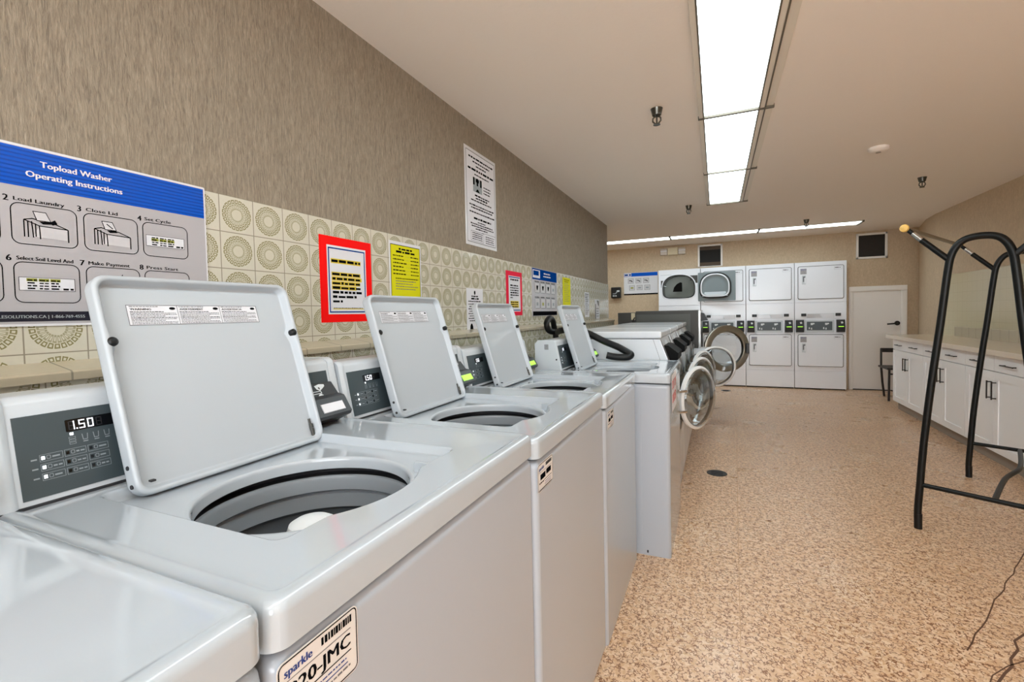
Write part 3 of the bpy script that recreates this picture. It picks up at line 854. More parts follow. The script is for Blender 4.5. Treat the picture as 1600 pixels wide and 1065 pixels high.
FL1 = front_loader(math.radians(27), 0.105); FL1.location = (FLX, 3.19, 0); FL1['label'] = labs[0]
dup(FL1, (FLX, 3.88, 0), labs[1]); dup(FL1, (FLX, 4.57, 0), labs[2])
FL4 = front_loader(math.radians(66), 0.14); FL4.location = (FLX, 5.26, 0); FL4['label'] = labs[3]

mb = MB()
mb.box(-0.01, 0.19, 0.20, 0.215, 0.775, 0.845, M_FLW, 0.003); mb.box(-0.01, 0.19, 0.385, 0.40, 0.775, 0.845, M_FLW, 0.003)
mb.box(0.175, 0.195, 0.195, 0.405, 0.765, 0.85, M_FLW, 0.004); mb.box(-0.01, 0.19, 0.20, 0.40, 0.775, 0.783, M_FLW)
mb.build('detergent_drawer', FL4)
# ------------------------------------------------------------------ large grey washer at the end of the row
root = empty('large_front_load_washer', (-0.18, 6.0, 0), label='large dark grey front-load washer at the end of the row, big round door swung open', category='washing machine')
mb = MB()
mb.box(-0.765, -0.03, 0.02, 0.82, 0.05, 1.278, M_GREYM, 0.008)
mb.box(-0.762, -0.035, 0.0185, 0.03, 1.235, 1.276, M_GREYD, 0.003)
mb.box(-0.115, -0.031, 0.0185, 0.03, 0.06, 1.24, M_GREYD, 0.002)
mb.box(-0.74, -0.05, 0.03, 0.80, 0, 0.06, M_TOE)
mb.build('housing', root)
mb = MB(); mb.box(-0.03, 0.0, 0.01, 0.83, 0.05, 1.275, M_STEEL, 0.006); mb.build('front_panel', root)
mb = MB(); mb.prism([(0.0, 1.245), (0.03, 1.235), (0.075, 1.15), (0.0, 1.14)], 0.20, 0.46, lambda a, b, d: Vector((a, d, b)), M_BLACK); mb.build('coin_box', root, ang=20)
mb = MB(); mb.box(-0.99, -0.77, 0.03, 0.75, 0.5, 1.262, M_GREYD, 0.006)
mb.box(-0.82, -0.772, 0.022, 0.035, 1.17, 1.255, M_BEIGE, 0.002); mb.build('rear_housing', root)
mb = MB(); mb.tube([(-0.775, 0.014, 1.20), (-0.79, 0.006, 1.17), (-0.80, 0.004, 1.10)], 0.008, M_RUB, 8); mb.build('cable', root)
mb = MB(); mb.lathe([(0.31, -0.002), (0.31, 0.006), (0.25, 0.008), (0.24, 0.002), (0, 0.002)], (0.0, 0.42, 0.74), (1, 0, 0), M_GAP, 48); mb.build('door_seal', root)
ang = math.radians(62); ca, sa = math.cos(ang), math.sin(ang); hy = 0.075
cen = Vector((0.02+0.298*sa, hy+0.298*ca, 0.80)); nrm = Vector((ca, -sa, 0)); Rd = 0.285
mb = MB()
mb.lathe([(0.205, -0.02), (Rd-0.01, -0.02), (Rd, -0.01), (Rd, 0.012), (Rd-0.015, 0.024), (0.225, 0.028), (0.208, 0.02), (0.205, -0.02)], cen, nrm, M_BIGRING, 64, ref=(0, 0, 1))
dr = mb.build('door', root)
mb = MB(); mb.lathe([(0.210, 0.012), (0.208, -0.03), (0.19, -0.10), (0.10, -0.13), (0, -0.135), (0, -0.128), (0.098, -0.123), (0.183, -0.095), (0.201, -0.03), (0.203, 0.012), (0.210, 0.012)], cen, nrm, M_GLASS, 48, ref=(0, 0, 1)); mb.build('door_glass', dr)
mb = MB(); mb.box(-0.02, 0.14, -0.012, 0.012, -0.03, 0.03, M_STEEL, 0.004, xf=Matrix.Translation((0.0, hy-0.02, 0.80))); mb.build('hinge_arm', dr)
mb = MB(); mb.box(-0.015, 0.015, -0.03, 0.0, -0.06, 0.06, M_BLACK, 0.005, xf=Matrix.Translation(cen+nrm*0.03+Vector((0.25*sa, 0.25*ca, 0)))); mb.build('door_handle', dr)

# ------------------------------------------------------------------ stacked dryers built into the back wall
def dryer(kind):
    """local: x 0..DW, front plane y=0, z up. kind 'open' has its upper door swung over the next stack"""
    root = empty('stacked_dryer', label='', category='dryer', group='stacked tumble dryers in the back wall')
    E = 0.0035
    mb = MB()
    if kind == 'open':
        mb.box(E, DW-E, 0.012, 0.60, 0.018, 1.40, M_DRY)
        mb.box(E, DW-E, 0.012, 0.60, 1.94, 1.984, M_DRY)
        mb.box(E, E+0.01, 0.012, 0.60, 1.40, 1.94, M_DRY); mb.box(DW-E-0.01, DW-E, 0.012, 0.60, 1.40, 1.94, M_DRY)
        mb.box(E, DW-E, 0.59, 0.60, 1.40, 1.94, M_DRY)
    else:
        mb.box(E, DW-E, 0.012, 0.60, 0.018, 1.984, M_DRY)
    for z0, z1 in ((0.02, 0.285), (0.290, 0.880), (1.102, 1.355)):
        mb.box(E, DW-E, 0.0, 0.02, z0, z1, M_DRY, 0.004)
    if kind != 'open':
        mb.box(E, DW-E, 0.0, 0.02, 1.360, 1.984, M_DRY, 0.004)
    mb.box(E, DW-E, 0.006, 0.02, 0.884, 1.098, M_DRY, 0.002)
    mb.box(0.01, DW-0.01, 0.03, 0.5, -0.0, 0.018, M_TOE)
    mb.build('cabinet', root)
    fr = FR((0, 0, 0), (1, 0, 0), (0, 0, 1))   # outward = -y
    def door(z0, z1):
        mb = MB()
        fr.slab(mb, 0.044, DW-0.038, z0-0.007, z1+0.007, 0.0, 0.0035, M_GAP, 0.025)
        pr = rrect(0.051, DW-0.045, z0, z1, 0.02, 5); p2 = rrect(0.055, DW-0.049, z0+.004, z1-.004, 0.018, 5)
        mb.loft([[fr.p(u, v, 0.002) for u, v in pr], [fr.p(u, v, 0.012) for u, v in pr], [fr.p(u, v, 0.0165) for u, v in p2]], M_DRY, False, True)
        d = mb.build('door', root)
        mb = MB(); zc = z1-0.20
        fr.slab(mb, 0.098, 0.152, zc-0.075, zc+0.065, 0.0165, 0.019, M_PLAS, 0.006)
        fr.rect(mb, 0.112, 0.128, zc-0.035, zc+0.050, 0.0192, M_INKD); fr.rect(mb, 0.128, 0.142, zc+0.03, zc+0.050, 0.0192, M_INKD)
        fr.slab(mb, 0.128, 0.146, zc-0.06, zc+0.03, 0.019, 0.032, M_DRY, 0.004)
        mb.build('handle', d)
        mb = MB(); fr.rect(mb, 0.078, 0.160, z1-0.115, z1-0.030, 0.0170, M_SIGNG)
        for k in range(7): fr.words(mb, 0.084, 0.156, z1-0.045-k*0.011, 0.008 if k == 0 else 0.005, 0.0174, M_INKB if k < 2 else M_INKD, k)
        fr.outline(mb, 0.078, 0.160, z1-0.115, z1-0.030, 0.002, 0.0174, M_INKD)
        mb.build('sticker', d, smooth=False)
        mb = MB(); fr.outline(mb, DW-0.165, DW-0.062, z1-0.062, z1-0.018, 0.002, 0.0174, M_INKG, 0.004); fr.words(mb, DW-0.155, DW-0.075, z1-0.040, 0.012, 0.0174, M_INKD, 2)
        mb.build('badge', d, smooth=False)
    door(0.365, 0.855)
    if kind != 'open': door(1.415, 1.915)
    # lint drawer
    mb = MB(); fr.slab(mb, 0.165, 0.525, 1.118, 1.185, 0.0, 0.003, M_PLAS)
    fr.poly(mb, [(0.170, 1.122), (0.36, 1.122), (0.33, 1.18), (0.175, 1.18)], 0.0034, M_SIGNG)
    fr.poly(mb, [(0.37, 1.122), (0.52, 1.122), (0.515, 1.18), (0.345, 1.18)], 0.0034, M_PAPERW)
    mb.build('lint_drawer', root, smooth=False)
    for u in (0.090, 0.540):
        mb = MB(); fr.slab(mb, u, u+0.068, 1.145, 1.188, 0.0, 0.016, M_BLACK, 0.005); mb.build('latch', root, label='black latch')
    # control band
    mb = MB(); fr.slab(mb, 0.135, 0.525, 0.892, 1.085, -0.006, 0.006, M_PLAS, 0.012)
    fr.slab(mb, 0.165, 0.500, 0.925, 1.060, 0.006, 0.008, M_PANEL, 0.006)
    for u in (0.215, 0.405):
        fr.poly(mb, [(u, 1.038), (u+0.05, 1.040), (u+0.052, 1.02), (u+0.035, 1.018), (u+0.03, 1.008), (u+0.003, 1.006)], 0.0084, M_INKW)
        for q, r in ((-0.025, 0.945), (0.005, 0.938)):
            fr.poly(mb, [(u+q, r), (u+q+0.018, r), (u+q+0.014, r+0.03), (u+q+0.002, r+0.028)], 0.0084, M_INKW)
    mb.build('control_panel', root, ang=25)
    for u in (0.018, 0.552):
        mb = MB()
        sd = [(-0.006, 1.088), (0.012, 1.085), (0.03, 1.02), (0.045, 0.985), (0.03, 0.90), (-0.006, 0.893)]
        mb.loft([[fr.p(u, v, q) for q, v in sd], [fr.p(u+0.108, v, q) for q, v in sd]], M_READER, True, True)
        r = mb.build('card_reader', root, ang=20)
        mb = MB(); fr.slab(mb, u+0.02, u+0.088, 0.978, 0.988, 0.02, 0.0475, M_GREEN)
        fr.poly(mb, [(u+0.05, 1.055), (u+0.075, 1.06), (u+0.085, 1.035), (u+0.06, 1.025)], 0.031, M_INKW)
        mb.build('card_slot', r, smooth=False, label='lit green card slot')
    if kind == 'open':
        # front with the arched opening, drum behind, door swung open to the right
        cx, cz = 0.335, 1.665
        def D(e, n=64):
            pts = []
            for k in range(n):
                a = 2*PI*k/n; c, s = math.cos(a), math.sin(a); p = 2.35 if s >= 0 else 4.2
                q = (abs(c)**p+abs(s)**p)**(-1/p)
                pts.append((cx+(0.262+e)*q*c, cz+((0.222 if s >= 0 else 0.178)+e)*q*s))
            return pts
        def rect(e, n=64):
            pts = []
            for k in range(n):
                a = 2*PI*k/n; c, s = math.cos(a), math.sin(a)
                hx_ = (DW-E-e-cx) if c > 0 else (cx-E-e); hz = (1.984-e-cz) if s > 0 else (cz-1.360-e)
                t = min(hx_/abs(c) if abs(c) > 1e-6 else 9, hz/abs(s) if abs(s) > 1e-6 else 9)
                pts.append((cx+t*c, cz+t*s))
            return pts
        def rc(e):   # true corners: snap the nearest samples
            p = rect(e)
            for X in (E+e, DW-E-e):
                for Z in (1.360+e, 1.984-e):
                    i = min(range(len(p)), key=lambda k: (p[k][0]-X)**2+(p[k][1]-Z)**2); p[i] = (X, Z)
            return p
        mb = MB()
        mb.loft([[fr.p(u, v, -0.02) for u, v in rc(0)], [fr.p(u, v, -0.004) for u, v in rc(0)], [fr.p(u, v, 0) for u, v in rc(0.004)], [fr.p(u, v, 0) for u, v in D(0.022)], [fr.p(u, v, 0.008) for u, v in D(0.012)],
                 [fr.p(u, v, 0.006) for u, v in D(0.003)]], M_DRY)
        mb.loft([[fr.p(u, v, 0.0065) for u, v in D(0.006)], [fr.p(u, v, 0.004) for u, v in D(-0.012)], [fr.p(u, v, -0.03) for u, v in D(-0.010)]], M_BLACK)
        fr.rect(mb, 0.045, 0.12, 1.73, 1.80, 0.0005, M_GREYD); fr.rect(mb, 0.045, 0.085, 1.68, 1.73, 0.0005, M_GREYD)
        fr.rect(mb, 0.52, 0.64, 1.78, 1.87, 0.0005, M_GREYD); fr.rect(mb, 0.60, 0.64, 1.74, 1.78, 0.0005, M_GREYD)
        fr.rect(mb, 0.04, 0.30, 1.893, 1.897, 0.0004, M_INKG)
        mb.build('upper_front', root, ang=30)
        mb = MB()
        mb.loft([[fr.p(u, v, -0.03) for u, v in D(0.004)], [fr.p(u, v, -0.06) for u, v in D(0.01)], [fr.p(u, v, -0.50) for u, v in D(0.012)], [fr.p(cx+(u-cx)*0.02, cz+(v-cz)*0.02, -0.51) for u, v in D(0)]], M_DRUM)
        fr.poly(mb, [(0.20, 1.62), (0.36, 1.62), (0.36, 1.78), (0.33, 1.79), (0.27, 1.76), (0.22, 1.70)], -0.495, M_VENTD)
        mb.tube([fr.p(0.075, 1.70, -0.01), fr.p(0.13, 1.70, -0.015)], 0.006, M_CHROME, 8)
        mb.build('drum', root)
        # open door
        an = math.radians(9); hx0 = DW-0.035
        od = Vector((math.cos(an), -math.sin(an), 0)); f2 = FR((hx0, -0.012, 0), od, (0, 0, 1))
        Wd = 0.575
        mb = MB(); f2.slab(mb, 0.0, Wd, 1.425, 1.905, -0.0, 0.022, M_DOORIN, 0.012)
        c0, z0 = 0.27, 1.662
        def D2(e, n=56, k_=1.0):
            pts = []
            for k in range(n):
                a = 2*PI*k/n; c, s = math.cos(a), math.sin(a); p = 2.3 if s >= 0 else 4.0
                q = (abs(c)**p+abs(s)**p)**(-1/p)
                pts.append((c0+(0.232+e)*q*c, z0+((0.222 if s >= 0 else 0.178)+e)*q*s))
            return pts
        P2 = lambda e, d: [f2.p(u, v, d) for u, v in D2(e)]
        mb.loft([P2(0.014, 0.022), P2(0.012, 0.048), P2(0.004, 0.056), P2(-0.008, 0.058)], M_BLACK)
        mb.loft([P2(-0.008, 0.058), P2(-0.018, 0.062), P2(-0.028, 0.058)], M_DRY)
        mb.loft([P2(-0.028, 0.058), P2(-0.050, 0.038), P2(-0.09, 0.026)], M_DOORIN, False, True)
        d = mb.build('open_door', root, ang=30, label='open upper door seen from its grey inside')
        mb = MB(); mb.add([f2.p(u, v, q) for u, v, q in ((0.072, 1.505, 0.060), (0.468, 1.505, 0.060), (0.43, 1.575, 0.040), (0.11, 1.575, 0.040))], [(0, 1, 2, 3)], M_PLAS)
        f2.rect(mb, 0.14, 0.40, 1.51, 1.535, 0.0615, M_INKW)
        mb.build('door_ledge', d, smooth=False)
    return root
gl = ['white stacked dryer left of the others, its upper door swung open to show the drum', 'white stacked dryer whose upper door is half covered by its neighbour\'s open door',
      'white stacked dryer with both doors closed, second from the white door', 'white stacked dryer at the right end, next to the white door']
d0 = dryer('open'); d0.location = (DX0, DY, 0); d0['label'] = gl[0]
d1 = dryer('closed'); d1.location = (DX0+DW, DY, 0); d1['label'] = gl[1]
dup(d1, (DX0+2*DW, DY, 0), gl[2]); dup(d1, (DX0+3*DW, DY, 0), gl[3])

# ------------------------------------------------------------------ back wall fittings
fr = FR((0, YB, 0), (1, 0, 0), (0, 0, 1))
root = empty('instruction_sign', (-1.27, YB, 1.78), label='grey instruction sign with a blue top band on the back wall left of the dryers', category='sign')
fb = FR((-0.295, 0, -0.20), (1, 0, 0), (0, 0, 1))
mb = MB(); fb.slab(mb, 0, 0.60, 0, 0.405, 0, 0.006, M_SIGNW); fb.rect(mb, 0.0, 0.60, 0.0, 0.024, 0.0064, M_INK); mb.build('sign_panel', root, smooth=False)
mb = MB(); fb.rect(mb, 0.004, 0.596, 0.335, 0.40, 0.0066, M_BLUE); fb.rect(mb, 0.008, 0.135, 0.342, 0.395, 0.007, M_PAPERW)
fb.words(mb, 0.015, 0.128, 0.352, 0.032, 0.0074, M_NAVY, 3); mb.build('header_band', root, smooth=False)
for i in range(3):
    for j in range(2):
        u, v = 0.075+i*0.135+j*0.02, 0.21-j*0.125
        mb = MB(); fb.rect(mb, u, u+0.10, v, v+0.09, 0.0066, M_PIC); fb.outline(mb, u, u+0.10, v, v+0.09, 0.004, 0.007, M_INKD)
        if j == 0: fb.poly(mb, [(u+0.02, v+0.06), (u+0.06, v+0.055), (u+0.085, v+0.03), (u+0.07, v+0.025), (u+0.05, v+0.045), (u+0.02, v+0.045)], 0.0072, M_INK)
        else: fb.rect(mb, u+0.025, u+0.075, v+0.03, v+0.055, 0.0072, (M_OLIVE, M_INKG, M_INKG)[i])
        mb.build('step_picture', root, smooth=False)

root = empty('wall_dispenser', (-1.70, YB, 1.63), label='black dispenser box on the back wall beside the corner', category='dispenser')
mb = MB(); mb.box(-0.085, 0.085, -0.10, 0, -0.10, 0.10, M_BLACK, 0.012, 3); mb.build('case', root)
mb = MB(); f2 = FR((-0.085, -0.1005, -0.10), (1, 0, 0), (0, 0, 1))  # whitish reflection on the black case, painted as pale shapes
f2.poly(mb, [(0.03, 0.085), (0.08, 0.09), (0.10, 0.125), (0.10, 0.14), (0.15, 0.145), (0.155, 0.115), (0.12, 0.11), (0.09, 0.075), (0.03, 0.072)], 0, M_INKG)
f2.rect(mb, 0.03, 0.065, 0.032, 0.052, 0, M_INKW); f2.rect(mb, 0.078, 0.10, 0.032, 0.052, 0, M_INKW)
f2.rect(mb, 0.11, 0.155, 0.112, 0.142, 0.0004, M_INKW)
mb.build('front_reflection', root, smooth=False)

root = empty('emergency_light', (-0.705, YB, 2.32), label='beige emergency light with two lamp heads on the back wall under the ceiling', category='emergency light')
mb = MB(); mb.box(-0.085, 0.085, -0.075, 0, -0.062, 0.062, M_BEIGE, 0.008); mb.build('battery_case', root)
for s in (-1, 1):
    mb = MB(); x = s*0.15
    mb.box(x-0.058, x+0.058, -0.065, 0, -0.06, 0.055, M_LAMPH, 0.01); mb.box(x-0.055, x+0.055, -0.068, -0.06, 0.0, 0.018, M_PAPERW, 0.003)
    mb.build('lamp_head', root)

def vent(x0, x1, z0, z1, name, label, louv):
    root = empty(name, ((x0+x1)/2, YB, (z0+z1)/2), label=label, category='vent')
    a, b = (x1-x0)/2, (z1-z0)/2; t = 0.03
    mb = MB()
    for p in ((-a, -a+t, -b, b), (a-t, a, -b, b), (-a, a, b-t, b), (-a, a, -b, -b+t*0.4 if louv else -b+t)):
        mb.box(p[0], p[1], -0.022, 0, p[2], p[3], M_TRIM, 0.004)
    mb.build('frame', root)
    mb = MB()
    mb.box(-a+0.01, a-0.01, -0.004, -0.001, -b+0.01, b-0.01, M_VENTD)
    if louv:
        mb.box(-a+t, a-t, -0.012, -0.004, b-0.09, b-0.035, M_VENTB); mb.box(-a+t, a-t, -0.014, -0.004, -b+0.02, -b+0.075, M_VENTB)
    else:
        for k in range(18):
            z = -b+t+(2*b-2*t)*(k+0.5)/18; mb.box(-a+t, a-t, -0.012, -0.006, z-0.006, z+0.004, M_VENTM)
    mb.build('grille', root, smooth=False)
vent(-0.298, 0.092, 2.018, 2.395, 'air_vent', 'white-framed open vent above the gap between the first two dryer stacks', True)
vent(1.955, 2.342, 2.003, 2.388, 'air_vent', 'white-framed dark mesh vent high on the back wall above the white door', False)

# ------------------------------------------------------------------ signs and notices on the left wall
FL_ = lambda y, z, x=XW: FR((x+0.0005, y, z), (0, 1, 0), (0, 0, 1))
root = empty('washer_instruction_sign', (XW, 0.52, 1.27), label='big grey topload washer operating instructions sign with a blue striped band', category='sign')
S = FR((0.0, -0.35, 0.0), (0, 1, 0), (0, 0, 1)); SW, SH = 0.692, 0.378
mb = MB(); S.slab(mb, 0, SW, 0, SH, 0.0003, 0.004, M_SIGNW, 0.004); S.rect(mb, 0.004, SW-0.004, 0.005, SH-0.005, 0.0043, M_SIGNG); mb.build('sign_panel', root, smooth=False)
mb = MB(); S.rect(mb, 0.004, SW-0.005, 0.291, SH-0.006, 0.0046, M_BLUE)
for k in range(9): S.rect(mb, 0.004, SW-0.005, 0.295+k*0.0086, 0.2985+k*0.0086, 0.0049, M_BLUED)
S.rect(mb, 0.02, 0.16, 0.300, SH-0.014, 0.0052, M_PAPERW); S.text(mb, 'sparkle', 0.09, 0.318, 0.03, 0.0055, M_NAVY, width=0.12, align='C', bold=True)
S.text(mb, 'Topload Washer', 0.407, 0.3385, 0.0125, 0.0053, M_PAPERW, width=0.128, align='C', bold=True)
S.text(mb, 'Operating Instructions', 0.405, 0.3140, 0.0125, 0.0053, M_PAPERW, width=0.172, align='C', bold=True); mb.build('header_band', root, smooth=False)
mb = MB(); S.rect(mb, 0.004, SW-0.004, 0.010, 0.031, 0.0046, M_SIGNK); S.text(mb, 'SPARKLESOLUTIONS.CA | 1-866-769-4555', 0.240, 0.0170, 0.0064, 0.005, M_INKG, width=0.166, bold=True); mb.build('footer_band', root, smooth=False)
def machine_doodle(mb, u, v, closing):
    K = M_INK; d = 0.0052; t = 0.0019
    S.poly(mb, [(u+0.030, v+0.012), (u+0.086, v+0.010), (u+0.086, v+0.034), (u+0.040, v+0.036)], d-0.0003, M_PIC)
    for a, b in (((.016, .046), (.016, .010)), ((.028, .044), (.030, .010)), ((.040, .036), (.041, .008)), ((.088, .034), (.088, .006)), ((.016, .046), (.040, .036)), ((.040, .036), (.088, .034)), ((.016, .046), (.030, .050)), ((.028, .050), (.064, .044)), ((.064, .044), (.088, .034)), ((.022, .043), (.022, .010)), ((.034, .040), (.034, .012))):
        S.line(mb, (u+a[0], v+a[1]), (u+b[0], v+b[1]), t, d, K)
    S.poly(mb, [(u+0.030, v+0.066), (u+0.052, v+0.066), (u+0.060, v+0.046), (u+0.036, v+0.046)], d, K)
    S.poly(mb, [(u+0.0317, v+0.0645), (u+0.051, v+0.0645), (u+0.058, v+0.0475), (u+0.0370, v+0.0475)], d+0.0003, M_PIC)
    S.poly(mb, [(u+0.040, v+0.045), (u+0.056, v+0.046), (u+0.062, v+0.042), (u+0.046, v+0.040)], d+0.0003, K)
    if closing: S.line(mb, (u+0.040, v+0.060), (u+0.052, v+0.050), 0.002, d+0.0006, K)
    else: S.poly(mb, [(u+0.056, v+0.045), (u+0.066, v+0.052), (u+0.070, v+0.044), (u+0.062, v+0.040)], d+0.0006, K)
def table_doodle(mb, u, v, top):
    d = 0.0052
    S.rect(mb, u+0.007, u+0.099, v+0.026, v+0.054, d, M_PAPERW); S.outline(mb, u+0.007, u+0.099, v+0.026, v+0.054, 0.0008, d+0.0003, M_INK)
    for i in range(3):
        for j in range(4):
            a = u+0.020+i*0.019; b = v+0.029+j*0.0058
            if j == top: S.rect(mb, a-0.001, a+0.016, b-0.001, b+0.0055, d+0.0003, M_OLIVE)
            S.words(mb, a, a+0.015, b, 0.0032, d+0.0006, M_INK, i+j*3)
    S.words(mb, u+0.078, u+0.096, v+0.0285, 0.005, d+0.0006, M_INK, 4)
steps = [(0.168, 0.171, '', 1, ''), (0.292, 0.171, '2', 2, 'Load Laundry'), (0.412, 0.171, '3', 3, 'Close Lid'), (0.531, 0.171, '4', 4, 'Set Cycle'),
         (0.168, 0.049, '', 0, ''), (0.292, 0.049, '6', 6, 'Select Soil Level And'), (0.412, 0.049, '7', 7, 'Make Payment'), (0.531, 0.049, '8', 8, 'Press Start'), (0.03, 0.170, '', 1, ''), (0.03, 0.048, '', 0, '')]
for u, v, num, kind, cap in steps:
    mb = MB(); S.outline(mb, u, u+0.109, v, v+0.086, 0.0018, 0.0048, M_INK, 0.015)
    if num:
        S.text(mb, num, u-0.0095, v+0.0865, 0.0125, 0.0048, M_INK, bold=True)
        S.text(mb, cap, u+0.006, v+0.0895, 0.0078, 0.0048, M_INK, width=min(0.092, 0.0068*len(cap)), bold=True)
    if kind in (2, 3): machine_doodle(mb, u+0.004, v+0.006, kind == 3)
    elif kind in (4, 6): table_doodle(mb, u, v, 3 if kind == 6 else 2)
    elif kind == 7:
        S.rect(mb, u+0.012, u+0.05, v+0.034, v+0.046, 0.0050, M_PIC); S.outline(mb, u+0.012, u+0.05, v+0.034, v+0.046, 0.001, 0.0053, M_INK); S.line(mb, (u+0.046, v+0.050), (u+0.066, v+0.062), 0.002, 0.0053, M_INK); S.line(mb, (u+0.066, v+0.062), (u+0.072, v+0.070), 0.0016, 0.0053, M_INK)
    mb.build('step_picture', root, smooth=False)

# red bordered notice
z0, z1 = 1.258, 1.581
root = empty('red_notice', (XW, 1.41, 1.42), label='white notice with a wide red border on the tiles behind the foreground lids', category='notice')
S = FR((0.0005, -0.138, -0.162), (0, 1, 0), (0, 0, 1)); W_, H_ = 0.277, 0.323
mb = MB(); S.slab(mb, 0, W_, 0, H_, 0, 0.0006, M_RED); mb.build('red_backing', root, smooth=False)
mb = MB(); S.rect(mb, 0.035, 0.243, 0.030, 0.290, 0.0010, M_PAPERW); S.outline(mb, 0.041, 0.237, 0.036, 0.282, 0.005, 0.0014, M_NAVY)
def hl_line(v, u1, text, hi, h=0.0085, u0=0.058):
    if hi: S.rect(mb, u0-0.003, u1+0.003, v-0.004, v+h+0.004, 0.0014, M_HILITE)
    S.text(mb, text, u0, v, h, 0.0018, M_INK, width=u1-u0, bold=True)
S.rect(mb, 0.053, 0.212, 0.223, 0.241, 0.0014, M_HILITE); S.words(mb, 0.056, 0.210, 0.227, 0.0105, 0.0018, M_INK, 5)
for k in range(7):
    u1 = (0.210, 0.216, 0.206, 0.212, 0.214, 0.185, 0.108)[k]; v = 0.178-0.0172*k
    if k < 3: S.rect(mb, 0.055, u1, v-0.003, v+0.0125, 0.0014, M_HILITE)
    if k == 3: S.rect(mb, 0.055, 0.185, v-0.003, v+0.0125, 0.0014, M_HILITE)
    S.words(mb, 0.058, u1, v, 0.0098, 0.0018, M_INK, 20+k)
S.words(mb, 0.060, 0.222, 0.052, 0.0035, 0.0018, M_INKD, 9); S.rect(mb, 0.058, 0.224, 0.0485, 0.0515, 0.0014, M_HILITE)
mb.build('notice_sheet', root, smooth=False)

# yellow schedule
mb = MB(); S = FL_(1.668, 1.352)
S.slab(mb, 0, 0.238, 0, 0.262, 0, 0.0006, M_SIGNW); S.rect(mb, 0.008, 0.230, 0.006, 0.248, 0.001, M_YEL); S.outline(mb, 0.008, 0.230, 0.006, 0.248, 0.003, 0.0014, M_INK)
S.words(mb, 0.068, 0.168, 0.226, 0.009, 0.0014, M_INK, 1); S.words(mb, 0.048, 0.194, 0.212, 0.010, 0.0014, M_INK, 2)
for k in range(6):
    v = 0.196-k*0.0165
    S.words(mb, 0.024, 0.10+0.012*(k % 3), v, 0.0055, 0.0014, M_INK, 30+k); S.rect(mb, 0.115, 0.15, v+0.001, v+0.0018, 0.0014, M_INKD); S.words(mb, 0.155, 0.218, v, 0.0055, 0.0014, M_INK, 40+k)
for k in range(5): S.words(mb, 0.04, 0.212-0.02*(k % 3), 0.094-k*0.012, 0.0042, 0.0014, M_INK if k == 0 else M_INKD, 50+k)
mb.build('schedule_sheet', smooth=False, label='yellow printed schedule sheet on the tiles right of the red-bordered notice', category='notice')

# tall white poster on the wallpaper
mb = MB(); S = FL_(2.374, 1.690, XW-0.006)
S.slab(mb, 0, 0.41, 0, 0.574, 0, 0.001, M_SIGNW); S.rect(mb, 0.018, 0.392, 0.018, 0.556, 0.0014, M_PAPERW); S.outline(mb, 0.018, 0.392, 0.018, 0.556, 0.004, 0.0017, M_INKD)
for k, (u0, u1, v, h) in enumerate([(.05, .37, .518, .011), (.10, .32, .497, .009), (.14, .28, .476, .009), (.04, .375, .448, .014), (.12, .31, .425, .008), (.235, .33, .372, .008), (.235, .33, .354, .008), (.235, .33, .336, .008),
     (.12, .31, .300, .010), (.13, .29, .284, .010), (.07, .35, .268, .009), (.05, .37, .238, .009), (.07, .35, .222, .009), (.05, .38, .196, .009), (.10, .33, .160, .013), (.15, .25, .142, .007), (.06, .36, .128, .008), (.07, .37, .114, .008), (.12, .28, .100, .008)]):
    S.words(mb, u0, u1, v, h, 0.0017, M_INK, 60+k)
S.rect(mb, 0.10, 0.215, 0.325, 0.410, 0.0017, M_INKG)
for a in (0.10, 0.145, 0.19): S.rect(mb, a, a+0.02, 0.365, 0.410, 0.002, M_INK)
S.rect(mb, 0.135, 0.175, 0.385, 0.405, 0.002, M_INK); S.poly(mb, [(0.13, 0.327), (0.185, 0.327), (0.165, 0.345), (0.15, 0.345)], 0.002, M_INK)
S.outline(mb, 0.06, 0.225, 0.028, 0.088, 0.0025, 0.0017, M_INKD); S.rect(mb, 0.20, 0.39, 0.088, 0.0905, 0.0017, M_INKD)
for k in range(4): S.words(mb, 0.075, 0.21, 0.074-k*0.012, 0.006, 0.0017, M_INK, 90+k); S.words(mb, 0.25, 0.37, 0.070-k*0.013, 0.006, 0.0017, M_INK, 95+k)
mb.build('notice_poster', smooth=False, label='tall white printed poster with a small picture on the wallpaper above the tiles', category='poster')

# small white instruction sheet
mb = MB(); S = FL_(2.352, 1.176); S.slab(mb, 0, 0.205, 0, 0.256, 0, 0.0008, M_PAPERW)
S.poly(mb, [(0.092, 0.242), (0.108, 0.242), (0.110, 0.228), (0.104, 0.218), (0.096, 0.218), (0.090, 0.228)], 0.0012, M_INK)
S.words(mb, 0.06, 0.145, 0.205, 0.009, 0.0012, M_INK, 1); S.words(mb, 0.055, 0.15, 0.190, 0.010, 0.0012, M_INK, 2); S.words(mb, 0.02, 0.18, 0.176, 0.007, 0.0012, M_INK, 3)
for k in range(8): S.words(mb, 0.02+0.012*(k % 2), 0.17, 0.160-k*0.014, 0.006, 0.0012, M_INK, 4+k)
S.poly(mb, [(0.035, 0.012), (0.075, 0.012), (0.07, 0.035), (0.06, 0.048), (0.048, 0.048), (0.038, 0.035)], 0.0012, M_INK)
mb.build('instruction_sheet', smooth=False, label='small white instruction sheet on the tiles half behind the third open lid', category='notice')

